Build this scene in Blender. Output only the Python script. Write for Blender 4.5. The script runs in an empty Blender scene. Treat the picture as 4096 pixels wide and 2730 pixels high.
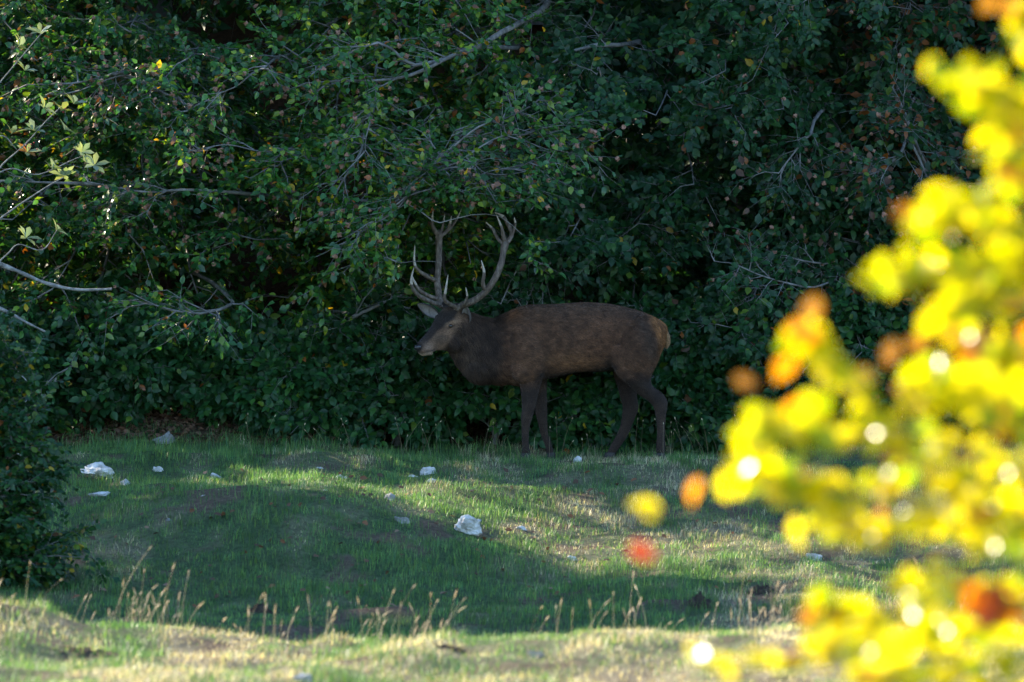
import bpy, math
import numpy as np
from mathutils import Vector, Matrix

R = math.radians
rng = np.random.default_rng(11)

# ------------------------------------------------------------------ camera, sky, sun, exposure
scene = bpy.context.scene
COL = scene.collection
PXM = 470.0            # photo pixels per metre at the stag
DIST = 50.0            # metres from camera to stag
CAMZ = 1.0
cam_d = bpy.data.cameras.new('camera')
cam = bpy.data.objects.new('camera', cam_d); COL.objects.link(cam)
cam.location = (0, -DIST, CAMZ); cam.rotation_euler = (R(90), 0, 0)
cam_d.sensor_width = 36.0
cam_d.lens = 36.0 * DIST / (4096 / PXM)
cam_d.clip_start = 0.5; cam_d.clip_end = 3000
cam_d.dof.use_dof = True
cam_d.dof.focus_distance = DIST
cam_d.dof.aperture_fstop = cam_d.lens / 66.0
scene.camera = cam

SUN_AZ, SUN_EL = -53.0, 25.0       # compass-like azimuth from +Y (away from camera), negative = left
sun_dir = Vector((math.sin(R(SUN_AZ)) * math.cos(R(SUN_EL)), math.cos(R(SUN_AZ)) * math.cos(R(SUN_EL)), math.sin(R(SUN_EL))))
world = bpy.data.worlds.new('World'); scene.world = world; world.use_nodes = True
wn = world.node_tree.nodes; wl = world.node_tree.links
sky = wn.new('ShaderNodeTexSky'); sky.sky_type = 'NISHITA'; sky.sun_disc = False
sky.sun_elevation = R(SUN_EL); sky.sun_rotation = R(SUN_AZ); sky.ozone_density = 4.0; sky.dust_density = 0.4
wl.new(sky.outputs[0], wn['Background'].inputs[0]); wn['Background'].inputs[1].default_value = 0.135
sl = bpy.data.lights.new('sun', 'SUN'); sl.energy = 5.0; sl.angle = R(0.5); sl.color = (1.0, 0.86, 0.66)
sun = bpy.data.objects.new('sun', sl); COL.objects.link(sun)
sun.rotation_euler = (-sun_dir).to_track_quat('-Z', 'Y').to_euler(); sun.location = (-20, 20, 20)
vs = scene.view_settings
vs.view_transform = 'Standard'; vs.look = 'None'; vs.exposure = 1.85; vs.gamma = 1.0; vs.use_curve_mapping = False
cy = scene.cycles
cy.max_bounces = 7; cy.diffuse_bounces = 3; cy.glossy_bounces = 2; cy.transmission_bounces = 4; cy.transparent_max_bounces = 4
cy.sample_clamp_indirect = 4.0
cy.caustics_reflective = False; cy.caustics_refractive = False

# ------------------------------------------------------------------ helpers
def tag(o, label=None, cat=None, group=None, kind=None):
    if label: o['label'] = label
    if cat: o['category'] = cat
    if group: o['group'] = group
    if kind: o['kind'] = kind
    return o

def empty(name, loc):
    o = bpy.data.objects.new(name, None); COL.objects.link(o); o.location = loc
    o.empty_display_size = 0.1
    return o

def link(name, me, mat=None, parent=None, loc=None):
    o = bpy.data.objects.new(name, me); COL.objects.link(o)
    if mat and not me.materials: me.materials.append(mat)
    if parent: o.parent = parent
    if loc is not None: o.location = loc
    return o

def make_mesh(name, V, F, col=None, smooth=True):
    """V (n,3); F (m,k) of constant k, or list of such arrays."""
    V = np.asarray(V, np.float32)
    Fs = F if isinstance(F, list) else [F]
    Fs = [np.asarray(f, np.int32) for f in Fs if len(f)]
    me = bpy.data.meshes.new(name)
    me.vertices.add(len(V)); me.vertices.foreach_set('co', V.ravel())
    loops = np.concatenate([f.ravel() for f in Fs])
    sizes = np.concatenate([np.full(len(f), f.shape[1], np.int32) for f in Fs])
    starts = np.concatenate([[0], np.cumsum(sizes)[:-1]]).astype(np.int32)
    me.loops.add(len(loops)); me.loops.foreach_set('vertex_index', loops)
    me.polygons.add(len(sizes)); me.polygons.foreach_set('loop_start', starts)
    me.polygons.foreach_set('use_smooth', np.full(len(sizes), smooth, bool))
    me.update(calc_edges=True)
    if col is not None:
        a = me.attributes.new('col', 'FLOAT_COLOR', 'POINT')
        c = np.ones((len(V), 4), np.float32); c[:, :3] = col
        a.data.foreach_set('color', c.ravel())
    return me

def norm(a): return a / np.maximum(np.linalg.norm(a, axis=-1, keepdims=True), 1e-9)

def _hash(i, j, k, s):
    n = (i * 374761393 + j * 668265263 + k * 1274126177 + s * 974634777) & 0xFFFFFFFF
    n = ((n ^ (n >> 13)) * 1274126177) & 0xFFFFFFFF
    return ((n ^ (n >> 16)) & 0xFFFF) / 65535.0

def noise(x, y, z=0.0, s=0):
    x, y, z = np.broadcast_arrays(np.asarray(x, float), np.asarray(y, float), np.asarray(z, float))
    xi, yi, zi = np.floor(x).astype(np.int64), np.floor(y).astype(np.int64), np.floor(z).astype(np.int64)
    u, v, w = x - xi, y - yi, z - zi
    u, v, w = [t * t * (3 - 2 * t) for t in (u, v, w)]
    r = 0
    for a in (0, 1):
        for b in (0, 1):
            for c in (0, 1):
                r = r + _hash(xi + a, yi + b, zi + c, s) * (u if a else 1 - u) * (v if b else 1 - v) * (w if c else 1 - w)
    return r * 2 - 1

def fbm(x, y, z=0.0, s=0, o=3):
    return sum(noise(x * 2 ** i, y * 2 ** i, np.asarray(z) * 2 ** i, s + i) * 0.5 ** i for i in range(o))

def sstep(a, b, x):
    t = np.clip((x - a) / (b - a), 0, 1); return t * t * (3 - 2 * t)

def catmull(P, n):
    P = np.asarray(P, float); m = len(P)
    if m == 2: return P[0] + (P[1] - P[0]) * np.linspace(0, 1, n)[:, None]
    Q = np.vstack([2 * P[0] - P[1], P, 2 * P[-1] - P[-2]])
    t = np.linspace(0, m - 1 - 1e-6, n); i = t.astype(int); f = (t - i)[:, None]
    a, b, c, d = Q[i], Q[i + 1], Q[i + 2], Q[i + 3]
    return 0.5 * (2 * b + (c - a) * f + (2 * a - 5 * b + 4 * c - d) * f ** 2 + (3 * b - a - 3 * c + d) * f ** 3)

def tubes(P, Rd, sides=5):
    """P (M,K,3), Rd (M,K) -> verts, quad faces"""
    P = np.asarray(P, float); Rd = np.asarray(Rd, float)
    if P.ndim == 2: P = P[None]; Rd = Rd[None]
    M, K, _ = P.shape
    T = norm(np.gradient(P, axis=1))
    mean = norm(P[:, -1] - P[:, 0])
    ref = np.where(np.abs(mean[:, 2:3]) < 0.8, np.array([[0, 0, 1.0]]), np.array([[1.0, 0, 0]]))
    A = norm(np.cross(T, np.broadcast_to(ref[:, None], T.shape))); B = np.cross(T, A)
    th = np.arange(sides) * 2 * math.pi / sides
    V = P[:, :, None] + Rd[:, :, None, None] * (A[:, :, None] * np.cos(th)[None, None, :, None] + B[:, :, None] * np.sin(th)[None, None, :, None])
    idx = np.arange(M * K * sides).reshape(M, K, sides)
    n = np.roll(idx, -1, axis=2)
    F = np.stack([idx[:, :-1], n[:, :-1], n[:, 1:], idx[:, 1:]], -1).reshape(-1, 4)
    return V.reshape(-1, 3), F

def px(x, y, Y=0.0):
    """photo pixel + depth -> world point (planning aid for placing things in the meadow)"""
    k = (DIST + Y) / DIST / PXM
    return np.array([(x - 2048) * k, Y, CAMZ + (1365 - y) * k])

# ------------------------------------------------------------------ materials
def new_mat(name):
    m = bpy.data.materials.new(name); m.use_nodes = True
    m.node_tree.nodes.clear()
    return m, m.node_tree.nodes, m.node_tree.links

def N_(ns, t, **kw):
    n = ns.new(t)
    for k, v in kw.items():
        if k in n.inputs: n.inputs[k].default_value = v
        else: setattr(n, k, v)
    return n

def leaf_material(name, transl=0.35, rough=0.42, spec=0.5, tint=(1.5, 1.5, 0.6)):
    m, ns, ls = new_mat(name)
    at = N_(ns, 'ShaderNodeAttribute', attribute_name='col')
    nz = N_(ns, 'ShaderNodeTexNoise'); nz.inputs['Scale'].default_value = 60.0
    mp = N_(ns, 'ShaderNodeMapRange'); mp.inputs['To Min'].default_value = 0.7; mp.inputs['To Max'].default_value = 1.3
    ls.new(nz.outputs['Fac'], mp.inputs['Value'])
    mul = N_(ns, 'ShaderNodeMix', data_type='RGBA', blend_type='MULTIPLY'); mul.inputs[0].default_value = 1.0
    ls.new(at.outputs['Color'], mul.inputs[6]); ls.new(mp.outputs[0], mul.inputs[7])
    p = N_(ns, 'ShaderNodeBsdfPrincipled'); p.inputs['Roughness'].default_value = rough
    p.inputs['Specular IOR Level'].default_value = spec
    ls.new(mul.outputs[2], p.inputs['Base Color'])
    tm = N_(ns, 'ShaderNodeMix', data_type='RGBA', blend_type='MULTIPLY'); tm.inputs[0].default_value = 1.0
    ls.new(mul.outputs[2], tm.inputs[6]); tm.inputs[7].default_value = (*tint, 1)
    tr = N_(ns, 'ShaderNodeBsdfTranslucent'); ls.new(tm.outputs[2], tr.inputs['Color'])
    mx = N_(ns, 'ShaderNodeMixShader'); mx.inputs[0].default_value = transl
    ls.new(p.outputs[0], mx.inputs[1]); ls.new(tr.outputs[0], mx.inputs[2])
    out = N_(ns, 'ShaderNodeOutputMaterial'); ls.new(mx.outputs[0], out.inputs[0])
    return m

def ramp_material(name, stops, scale=8.0, rough=0.8, bump=0.3, stretch=(1, 1, 1), detail=8, dist=0.01, spec=0.3, coord='Object'):
    m, ns, ls = new_mat(name)
    tc = N_(ns, 'ShaderNodeTexCoord'); mpn = N_(ns, 'ShaderNodeMapping'); mpn.inputs['Scale'].default_value = stretch
    ls.new(tc.outputs[coord], mpn.inputs[0])
    nz = N_(ns, 'ShaderNodeTexNoise'); nz.inputs['Scale'].default_value = scale; nz.inputs['Detail'].default_value = detail
    nz.inputs['Roughness'].default_value = 0.65
    ls.new(mpn.outputs[0], nz.inputs['Vector'])
    cr = N_(ns, 'ShaderNodeValToRGB')
    while len(cr.color_ramp.elements) < len(stops): cr.color_ramp.elements.new(0.5)
    for e, (q, c) in zip(cr.color_ramp.elements, stops): e.position = q; e.color = (*c, 1)
    ls.new(nz.outputs['Fac'], cr.inputs[0])
    p = N_(ns, 'ShaderNodeBsdfPrincipled'); p.inputs['Roughness'].default_value = rough; p.inputs['Specular IOR Level'].default_value = spec
    ls.new(cr.outputs[0], p.inputs['Base Color'])
    b = N_(ns, 'ShaderNodeBump'); b.inputs['Strength'].default_value = bump; b.inputs['Distance'].default_value = dist
    ls.new(nz.outputs['Fac'], b.inputs['Height']); ls.new(b.outputs[0], p.inputs['Normal'])
    out = N_(ns, 'ShaderNodeOutputMaterial'); ls.new(p.outputs[0], out.inputs[0])
    return m

M = {}
M['leaf'] = leaf_material('beech_leaf', 0.34, 0.42, 0.4)
M['glossy_leaf'] = leaf_material('glossy_beech_leaf', 0.36, 0.33, 0.65, (1.6, 1.5, 0.5))
M['yellow_leaf'] = leaf_material('yellow_beech_leaf', 0.62, 0.22, 0.6, (1.4, 1.32, 0.15))
M['grass'] = leaf_material('grass_blade', 0.38, 0.5, 0.35, (1.35, 1.3, 0.7))
M['dry_leaf'] = leaf_material('dead_leaf', 0.15, 0.7, 0.2, (1.2, 1.0, 0.8))
M['straw'] = leaf_material('dry_grass_straw', 0.4, 0.55, 0.35, (1.1, 1.0, 0.85))
M['bark'] = ramp_material('beech_bark', [(0.3, (0.07, 0.068, 0.062)), (0.5, (0.17, 0.165, 0.155)), (0.7, (0.3, 0.3, 0.285))], 14, 0.85, 0.5, (1, 1, 0.6))
M['lichen_bark'] = ramp_material('lichen_bark', [(0.3, (0.08, 0.078, 0.07)), (0.5, (0.2, 0.2, 0.19)), (0.7, (0.42, 0.43, 0.4))], 22, 0.9, 0.8)
M['trunk'] = ramp_material('trunk_bark', [(0.3, (0.05, 0.048, 0.044)), (0.55, (0.12, 0.115, 0.108)), (0.75, (0.26, 0.27, 0.25))], 5, 0.9, 0.6, (1, 1, 0.4), dist=0.03)
M['husk'] = ramp_material('beech_husk', [(0.3, (0.14, 0.07, 0.05)), (0.7, (0.4, 0.23, 0.16))], 90, 0.85, 0.5)
M['berry'] = ramp_material('red_berry', [(0.3, (0.3, 0.01, 0.015)), (0.7, (0.5, 0.03, 0.04))], 30, 0.3, 0.1, spec=0.5)
M['rock'] = ramp_material('limestone', [(0.3, (0.16, 0.15, 0.13)), (0.42, (0.46, 0.45, 0.42)), (0.6, (0.72, 0.71, 0.68))], 13, 0.9, 1.0, dist=0.03)
M['grey_rock'] = ramp_material('grey_limestone', [(0.3, (0.12, 0.12, 0.11)), (0.5, (0.27, 0.27, 0.26)), (0.7, (0.42, 0.41, 0.39))], 14, 0.9, 0.7, dist=0.02)
M['tan_rock'] = ramp_material('tan_stone', [(0.3, (0.22, 0.17, 0.12)), (0.6, (0.45, 0.38, 0.28))], 12, 0.9, 0.6, dist=0.02)
M['soil'] = ramp_material('soil', [(0.3, (0.03, 0.022, 0.016)), (0.7, (0.1, 0.075, 0.05))], 30, 0.95, 1.0, dist=0.03)

# ------------------------------------------------------------------ the ground
_py = [-3000, -60, -34, -22, -17, -15.3, -14.3, -12.2, -9.6, -7, -4.5, -2.2, -0.8, 0.3, 1.3, 3, 5, 7, 9, 12, 25, 60, 3000]
_pz = [-0.8, -0.8, -0.78, -0.78, -0.755, -0.72, -0.79, -1.08, -1.04, -0.76, -0.47, -0.2, -0.03, 0.0, 0.09, 0.8, 2.5, 4.5, 6.4, 8, 10, 14, 14]
_tab_y = np.linspace(-70, 70, 5601); _t = np.interp(_tab_y, _py, _pz)
_k = np.exp(-np.linspace(-2, 2, 41) ** 2); _k /= _k.sum()
_tab_z = np.convolve(np.pad(_t, 20, mode='edge'), _k, mode='valid')

def height(x, y):
    x = np.asarray(x, float); y = np.asarray(y, float)
    z = np.interp(y, _tab_y, _tab_z)
    d = np.exp(-((x - 0.3) / 1.7) ** 2 - (y / 0.8) ** 2)
    near = sstep(-26, -18, y) * sstep(9, 2, np.abs(y - 0) * 0 + y)
    n = 0.075 * noise(x / 1.7, y / 2.2, 0, 3) + 0.05 * noise(x / 0.55, y / 0.7, 0, 4) + 0.03 * noise(x / 0.2, y / 0.24, 0, 5)
    z = z + n * (1 - d) * near
    z = z + 0.42 * np.exp(-((x + 1.75) / 1.45) ** 2 - ((y + 4.7) / 1.5) ** 2)
    z = z + (0.07 * noise(x / 0.9, y / 1.1, 0, 13) + 0.03 * noise(x / .35, y / .4, 0, 14)) * np.exp(-((y + 15.5) / 2.0) ** 2)       # low mound left of the middle
    z = z - 0.10 * np.exp(-((x - 1.6) / 1.5) ** 2 - ((y + 4.6) / 1.7) ** 2)         # lit hollow on its far side
    z = z + 0.10 * np.exp(-((x + 4.2) / 2.0) ** 2 - ((y + 15.3) / 1.6) ** 2)        # bank rises at the left
    z = z + 0.035 * sstep(1.2, 3.5, x) * np.exp(-(y / 1.8) ** 2)
    z = z + 0.30 * np.exp(-((x + 2.7) / 0.9) ** 2 - ((y - 1.9) / 0.9) ** 2)         # leaf-covered bank under the branches
    return z

def ground_at(xp, yp, y0=-24.0, y1=3.5):
    Y = np.linspace(y0, y1, 2200); k = (DIST + Y) / DIST / PXM
    X = (xp - 2048) * k; Z = CAMZ + (1365 - yp) * k
    hit = np.nonzero(Z <= height(X, Y))[0]
    i = hit[0] if len(hit) else len(Y) - 1
    return float(X[i]), float(Y[i]), float(height(X[i], Y[i]))

def spaced(a, b, step, far, grow=1.35):
    c = list(np.arange(a, b + 1e-6, step)); s = step
    while c[-1] < far[1]: s *= grow; c.append(c[-1] + s)
    s = step
    while c[0] > far[0]: s *= grow; c.insert(0, c[0] - s)
    return np.array(c)
gx = spaced(-6.5, 6.5, 0.11, (-1500, 1500)); gy = spaced(-22, 4, 0.11, (-400, 2500))
GX, GY = np.meshgrid(gx, gy); GZ = height(GX, GY)
nx, ny = len(gx), len(gy)
ii = np.arange(nx * ny).reshape(ny, nx)
gF = np.stack([ii[:-1, :-1], ii[:-1, 1:], ii[1:, 1:], ii[1:, :-1]], -1).reshape(-1, 4)

def straw_amount(x, y):
    """0 green turf .. 1 dead straw-coloured turf"""
    s = 0.27 + 0.42 * fbm(x / 0.85, y / 3.2, 0, 21, 3) + 0.42 * noise(x / 0.2, y / 0.5, 0, 25) + 0.2 * noise(x / 0.08, y / 0.2, 0, 26)
    s = s + 0.36 * sstep(-13.8, -15.6, y)
    s = s + 0.14 * np.exp(-((y + 1.0) / 0.7) ** 2) * (0.6 + noise(x / 0.8, 3, 0, 27))
    s = s - 0.15 * sstep(-5, -8, y) * sstep(-13.5, -11, y)
    s = s + 0.08 * np.exp(-((x - 2.6) / 1.6) ** 2 - ((y + 5.2) / 0.9) ** 2)
    return np.clip(s, 0, 1)

def bare_amount(x, y):
    b = sstep(0.42, 0.75, fbm(x / 0.3, y / 0.42, 0, 41, 4))
    return b

st = straw_amount(GX, GY)[..., None]; br = bare_amount(GX, GY)[..., None]
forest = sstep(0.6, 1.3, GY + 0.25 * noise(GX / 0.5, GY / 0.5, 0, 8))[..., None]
gc = np.array([0.055, 0.09, 0.04]) * (1 - st) + np.array([0.24, 0.2, 0.13]) * st
gc = gc * (1 - br) + np.array([0.11, 0.082, 0.058]) * br
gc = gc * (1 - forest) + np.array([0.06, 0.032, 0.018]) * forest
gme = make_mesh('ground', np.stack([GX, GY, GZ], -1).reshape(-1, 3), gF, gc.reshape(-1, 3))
m, ns, ls = new_mat('meadow_ground')
at = N_(ns, 'ShaderNodeAttribute', attribute_name='col')
tc = N_(ns, 'ShaderNodeTexCoord')
nz = N_(ns, 'ShaderNodeTexNoise'); nz.inputs['Scale'].default_value = 22; nz.inputs['Detail'].default_value = 10; nz.inputs['Roughness'].default_value = 0.7
ls.new(tc.outputs['Object'], nz.inputs['Vector'])
mp = N_(ns, 'ShaderNodeMapRange'); mp.inputs['From Min'].default_value = 0.3; mp.inputs['From Max'].default_value = 0.7
mp.inputs['To Min'].default_value = 0.45; mp.inputs['To Max'].default_value = 1.6
ls.new(nz.outputs['Fac'], mp.inputs['Value'])
mu = N_(ns, 'ShaderNodeMix', data_type='RGBA', blend_type='MULTIPLY'); mu.inputs[0].default_value = 1
ls.new(at.outputs['Color'], mu.inputs[6]); ls.new(mp.outputs[0], mu.inputs[7])
p = N_(ns, 'ShaderNodeBsdfPrincipled'); p.inputs['Roughness'].default_value = 0.95; p.inputs['Specular IOR Level'].default_value = 0.1
ls.new(mu.outputs[2], p.inputs['Base Color'])
bp = N_(ns, 'ShaderNodeBump'); bp.inputs['Strength'].default_value = 0.9; bp.inputs['Distance'].default_value = 0.03
ls.new(nz.outputs['Fac'], bp.inputs['Height']); ls.new(bp.outputs[0], p.inputs['Normal'])
out = N_(ns, 'ShaderNodeOutputMaterial'); ls.new(p.outputs[0], out.inputs[0])
tag(link('ground', gme, m), 'rolling pasture ground sloping down from the wood edge', kind='structure')

# ------------------------------------------------------------------ grass
def grass_blades(n, x0, x1, y0, y1, hmin, hmax, wid):
    x = rng.uniform(x0, x1, n); y = rng.uniform(y0, y1, n)
    clump = noise(x / 0.16, y / 0.16, 0, 31) * 0.6 + noise(x / 0.5, y / 0.5, 0, 32) * 0.6
    bare = bare_amount(x, y)
    keep = rng.random(n) > bare * 0.75 + sstep(0.7, 1.6, y) * 0.95
    keep &= np.abs(x) < (DIST + y) / DIST * 4096 / PXM / 2 + 0.9
    x, y, clump = x[keep], y[keep], clump[keep]; n = len(x)
    s = np.clip(straw_amount(x, y) + rng.normal(0, 0.22, n), 0, 1)
    h = (hmin + (hmax - hmin) * rng.beta(2, 3, n)) * np.clip(1 + 0.95 * clump, .35, 3) * (1.1 - 0.35 * s)
    h = np.maximum(h, 0.012)
    az = rng.uniform(0, 2 * math.pi, n); lean = np.abs(rng.normal(0.35, 0.3, n)) + 0.35 * s
    d = np.stack([np.cos(az), np.sin(az), np.zeros(n)], -1); d[:, 0] += 0.25; d = norm(d)
    sd = np.stack([-d[:, 1], d[:, 0], np.zeros(n)], -1)
    w = wid * rng.uniform(0.6, 1.3, n)[:, None]
    b = np.stack([x, y, height(x, y) - 0.006], -1)
    up = np.array([0, 0, 1.0])
    L = lean[:, None]; H = h[:, None]
    m1 = b + H * (0.55 * up + 0.25 * L * d)
    tip = b + H * ((1.0 - 0.25 * np.minimum(L, 1.4)) * up + 0.95 * L * d)
    V = np.stack([b - sd * w, b + sd * w, m1 - sd * w * 0.8, m1 + sd * w * 0.8, tip], 1)
    o = (np.arange(n) * 5)[:, None]
    F = (np.array([[0, 1, 3], [0, 3, 2], [2, 3, 4]])[None] + o[:, :, None]).reshape(-1, 3)
    green = np.array([0.055, 0.155, 0.066]); lime = np.array([0.19, 0.33, 0.075]); tan = np.array([0.58, 0.52, 0.35]); brown = np.array([0.18, 0.12, 0.08])
    g = rng.random(n)[:, None] ** 1.5
    c = green * (1 - g) + lime * g
    q = sstep(0.45, 0.75, s)[:, None]
    t = tan * rng.uniform(0.65, 1.25, n)[:, None]; t = np.where(rng.random(n)[:, None] < 0.18, brown, t)
    c = c * (1 - q) + t * q
    c = c * rng.uniform(0.75, 1.25, n)[:, None] * (1 + .35 * noise(x / .13, y / .2, 0, 28))[:, None]
    return V.reshape(-1, 3), F, np.repeat(c, 5, axis=0)
parts = [grass_blades(230000, -5.6, 5.6, -9.8, 1.6, 0.03, 0.085, 0.0021),
         grass_blades(118000, -4.6, 4.6, -22, -13.4, 0.03, 0.08, 0.0022),
         grass_blades(16000, -5, 5, -13.4, -9.8, 0.03, 0.08, 0.0035),
         grass_blades(1800, -5.6, 5.6, -0.5, 1.5, 0.08, 0.2, 0.0022),
         grass_blades(1000, -5.0, -1.6, -0.6, 1.2, 0.07, 0.17, 0.0022)]
vo = 0; Vs, Fs, Cs = [], [], []
for V, F, C in parts:
    Vs.append(V); Fs.append(F + vo); Cs.append(C); vo += len(V)
tag(link('grass', make_mesh('grass', np.concatenate(Vs), np.concatenate(Fs), np.concatenate(Cs)), M['grass']),
    'short grazed green and straw grass covering the slope and the near bank', 'grass', kind='stuff')

# ------------------------------------------------------------------ leaves
LEAF_V = np.array([[0, 0, 0], [.34, 0, -.01], [.68, 0, -.045], [1, 0, -.13], [.24, .25, .05], [.6, .27, .03], [.24, -.25, .05], [.6, -.27, .03]])
LEAF_F = np.array([[0, 1, 4], [1, 5, 4], [1, 2, 5], [2, 3, 5], [0, 6, 1], [1, 6, 7], [1, 7, 2], [2, 7, 3]])
def leaf_shape(wave, width=1.0, tipdrop=1.0):
    v = LEAF_V.copy(); v[:, 1] *= width; v[3, 2] *= tipdrop
    v[4:, 2] += wave
    return v
LEAF_SHAPES = [leaf_shape(np.array([0, .03, -.02, .04]), 1.12), leaf_shape(np.array([.05, -.03, .02, .0]), 0.98, 2.0),
               leaf_shape(np.array([-.08, .05, .07, -.08]), 1.2, 0.2), leaf_shape(np.array([.12, .13, .11, .14]), 1.0, -0.9)]

def leaf_arrays(P, U, Nn, S, shp, C, shapes=LEAF_SHAPES):
    V = norm(np.cross(Nn, U)); Nn = np.cross(U, V)
    SH = np.stack(shapes)[shp]                                    # (n,8,3)
    W = P[:, None] + S[:, None, None] * (SH[..., 0:1] * U[:, None] + SH[..., 1:2] * V[:, None] + SH[..., 2:3] * Nn[:, None])
    F = (LEAF_F[None] + (np.arange(len(P)) * 8)[:, None, None]).reshape(-1, 3)
    return W.reshape(-1, 3), F, np.repeat(C, 8, axis=0)

def leaf_low(P, U, Nn, S, C):
    V = norm(np.cross(Nn, U)); Nn = np.cross(U, V); n = len(P)
    K = np.array([[0, 0, 0], [.46, .3, .06], [1, 0, -.08], [.46, -.3, .06]])
    W = P[:, None] + S[:, None, None] * (K[:, 0, None] * U[:, None] + K[:, 1, None] * V[:, None] + K[:, 2, None] * Nn[:, None])
    F = (np.array([[0, 2, 1], [0, 3, 2]])[None] + (np.arange(n) * 4)[:, None, None]).reshape(-1, 3)
    return W.reshape(-1, 3), F, np.repeat(C, 4, axis=0)

_leaf_cache = {}
def leaf_mesh(shape, rgb, mat, shapes=LEAF_SHAPES):
    key = (shape, tuple(np.round(rgb, 3)), mat.name, id(shapes))
    if key not in _leaf_cache:
        me = make_mesh('leaf', shapes[shape], LEAF_F, np.repeat(np.asarray(rgb)[None], 8, 0)); me.materials.append(mat)
        _leaf_cache[key] = me
    return _leaf_cache[key]

def visible_score(P):
    k = DIST / (DIST + P[:, 1]) * PXM
    u = 2048 + P[:, 0] * k; v = 1365 - (P[:, 2] - CAMZ) * k
    inside = (u > 10) & (u < 4086) & (v > 10) & (v < 2720)
    return inside, u, v

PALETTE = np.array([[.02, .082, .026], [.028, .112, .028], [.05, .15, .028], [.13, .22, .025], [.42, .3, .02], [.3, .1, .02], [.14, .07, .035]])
def leaf_colours(n, probs):
    cls = rng.choice(len(PALETTE), n, p=np.array(probs) / sum(probs))
    return cls, PALETTE[cls]

def grow(limbs, nsec, nter, lsec, lter, nleaf, leaf_len, up, spread=0.35, tstart=0.3):
    """limbs: list of (K,3). Secondary branches, twigs on them, alternate leaves on those."""
    secs, ters = [], []; LP, LU, LN = [], [], []
    up = norm(np.asarray(up, float))
    for L in limbs:
        K = len(L); t = np.sort(rng.uniform(tstart, 1.0, nsec)); t[-1] = 0.995
        f = t * (K - 1); i = np.minimum(f.astype(int), K - 2); w = (f - i)[:, None]
        p0 = L[i] * (1 - w) + L[i + 1] * w; d = norm(L[i + 1] - L[i])
        pn = norm(up + rng.normal(0, spread, (nsec, 3)))
        lat = norm(np.cross(pn, d)); sg = np.where(np.arange(nsec) % 2, 1, -1)[:, None]
        dr = norm(d * 0.65 + lat * sg * rng.uniform(0.5, 1.0, (nsec, 1)) + rng.normal(0, 0.22, (nsec, 3)))
        ln = lsec * rng.uniform(0.55, 1.15, nsec) * (1.15 - 0.45 * t)
        s = np.linspace(0, 1, 6)
        S = p0[:, None] + dr[:, None] * (s[None, :, None] * ln[:, None, None])
        S = S + np.cumsum(rng.normal(0, 0.018, S.shape), axis=1) * (s > 0)[None, :, None]
        S[:, :, 2] -= (s ** 2)[None] * ln[:, None] * rng.uniform(0.0, 0.3, (nsec, 1))
        secs.append(S)
        tt = np.sort(rng.uniform(0.12, 1.0, (nsec, nter)), axis=1); tt[:, -1] = 0.99
        f = tt * 5; i = np.minimum(f.astype(int), 4); w = (f - i)[..., None]
        r = np.arange(nsec)[:, None]
        q0 = S[r, i] * (1 - w) + S[r, i + 1] * w; dd = norm(S[r, i + 1] - S[r, i])
        tn = norm(np.broadcast_to(up, (nsec, nter, 3)) + rng.normal(0, spread, (nsec, nter, 3)))
        lat = norm(np.cross(tn, dd)); sg = np.where(np.arange(nter) % 2, 1, -1)[None, :, None]
        td = norm(dd * 0.7 + lat * sg * rng.uniform(0.45, 0.9, (nsec, nter, 1)) + rng.normal(0, 0.18, (nsec, nter, 3)))
        tl = lter * rng.uniform(0.5, 1.2, (nsec, nter))
        s = np.linspace(0, 1, 4)
        Tt = q0[:, :, None] + td[:, :, None] * (s[None, None, :, None] * tl[..., None, None])
        Tt[..., 2] -= (s ** 2) * tl[..., None] * 0.12
        Tt = Tt.reshape(-1, 4, 3); ters.append(Tt)
        td = td.reshape(-1, 3); tn = tn.reshape(-1, 3); m_ = len(Tt)
        s = np.linspace(0.15, 1, nleaf); f = s * 3; i = np.minimum(f.astype(int), 2); w = (f - i)[None, :, None]
        pp = Tt[:, i] * (1 - w) + Tt[:, i + 1] * w
        lat = norm(np.cross(tn, td)); sg = np.where(np.arange(nleaf) % 2, 1, -1)[None, :, None]
        U = td[:, None] * 0.6 + lat[:, None] * sg * 0.85 + rng.normal(0, 0.28, pp.shape)
        U[:, -1] = td + rng.normal(0, 0.2, td.shape)
        U[..., 2] -= 0.25
        Nn = tn[:, None] + rng.normal(0, 0.38, pp.shape)
        LP.append(pp.reshape(-1, 3)); LU.append(norm(U).reshape(-1, 3)); LN.append(norm(Nn).reshape(-1, 3))
    return np.concatenate(secs), np.concatenate(ters), np.concatenate(LP), np.concatenate(LU), np.concatenate(LN)

def clear_of_stag(P, margin=0.0):
    """True where a point leaves room for the animal"""
    x, y, z = P[..., 0], P[..., 1], P[..., 2]
    body = (x > -1.0) & (x < 1.5) & (z < 1.36) & (y < 0.42) & (z > -0.2)
    ant = (x > -0.95) & (x < 0.13) & (z > 1.2) & (z < 2.12 + 0.05 * np.sin(x * 19)) & (y < 0.42)
    front = (z < 1.5) & (y < 0.35) & (x > -1.25) & (x < 1.6)
    return ~(body | ant | front)

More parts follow.
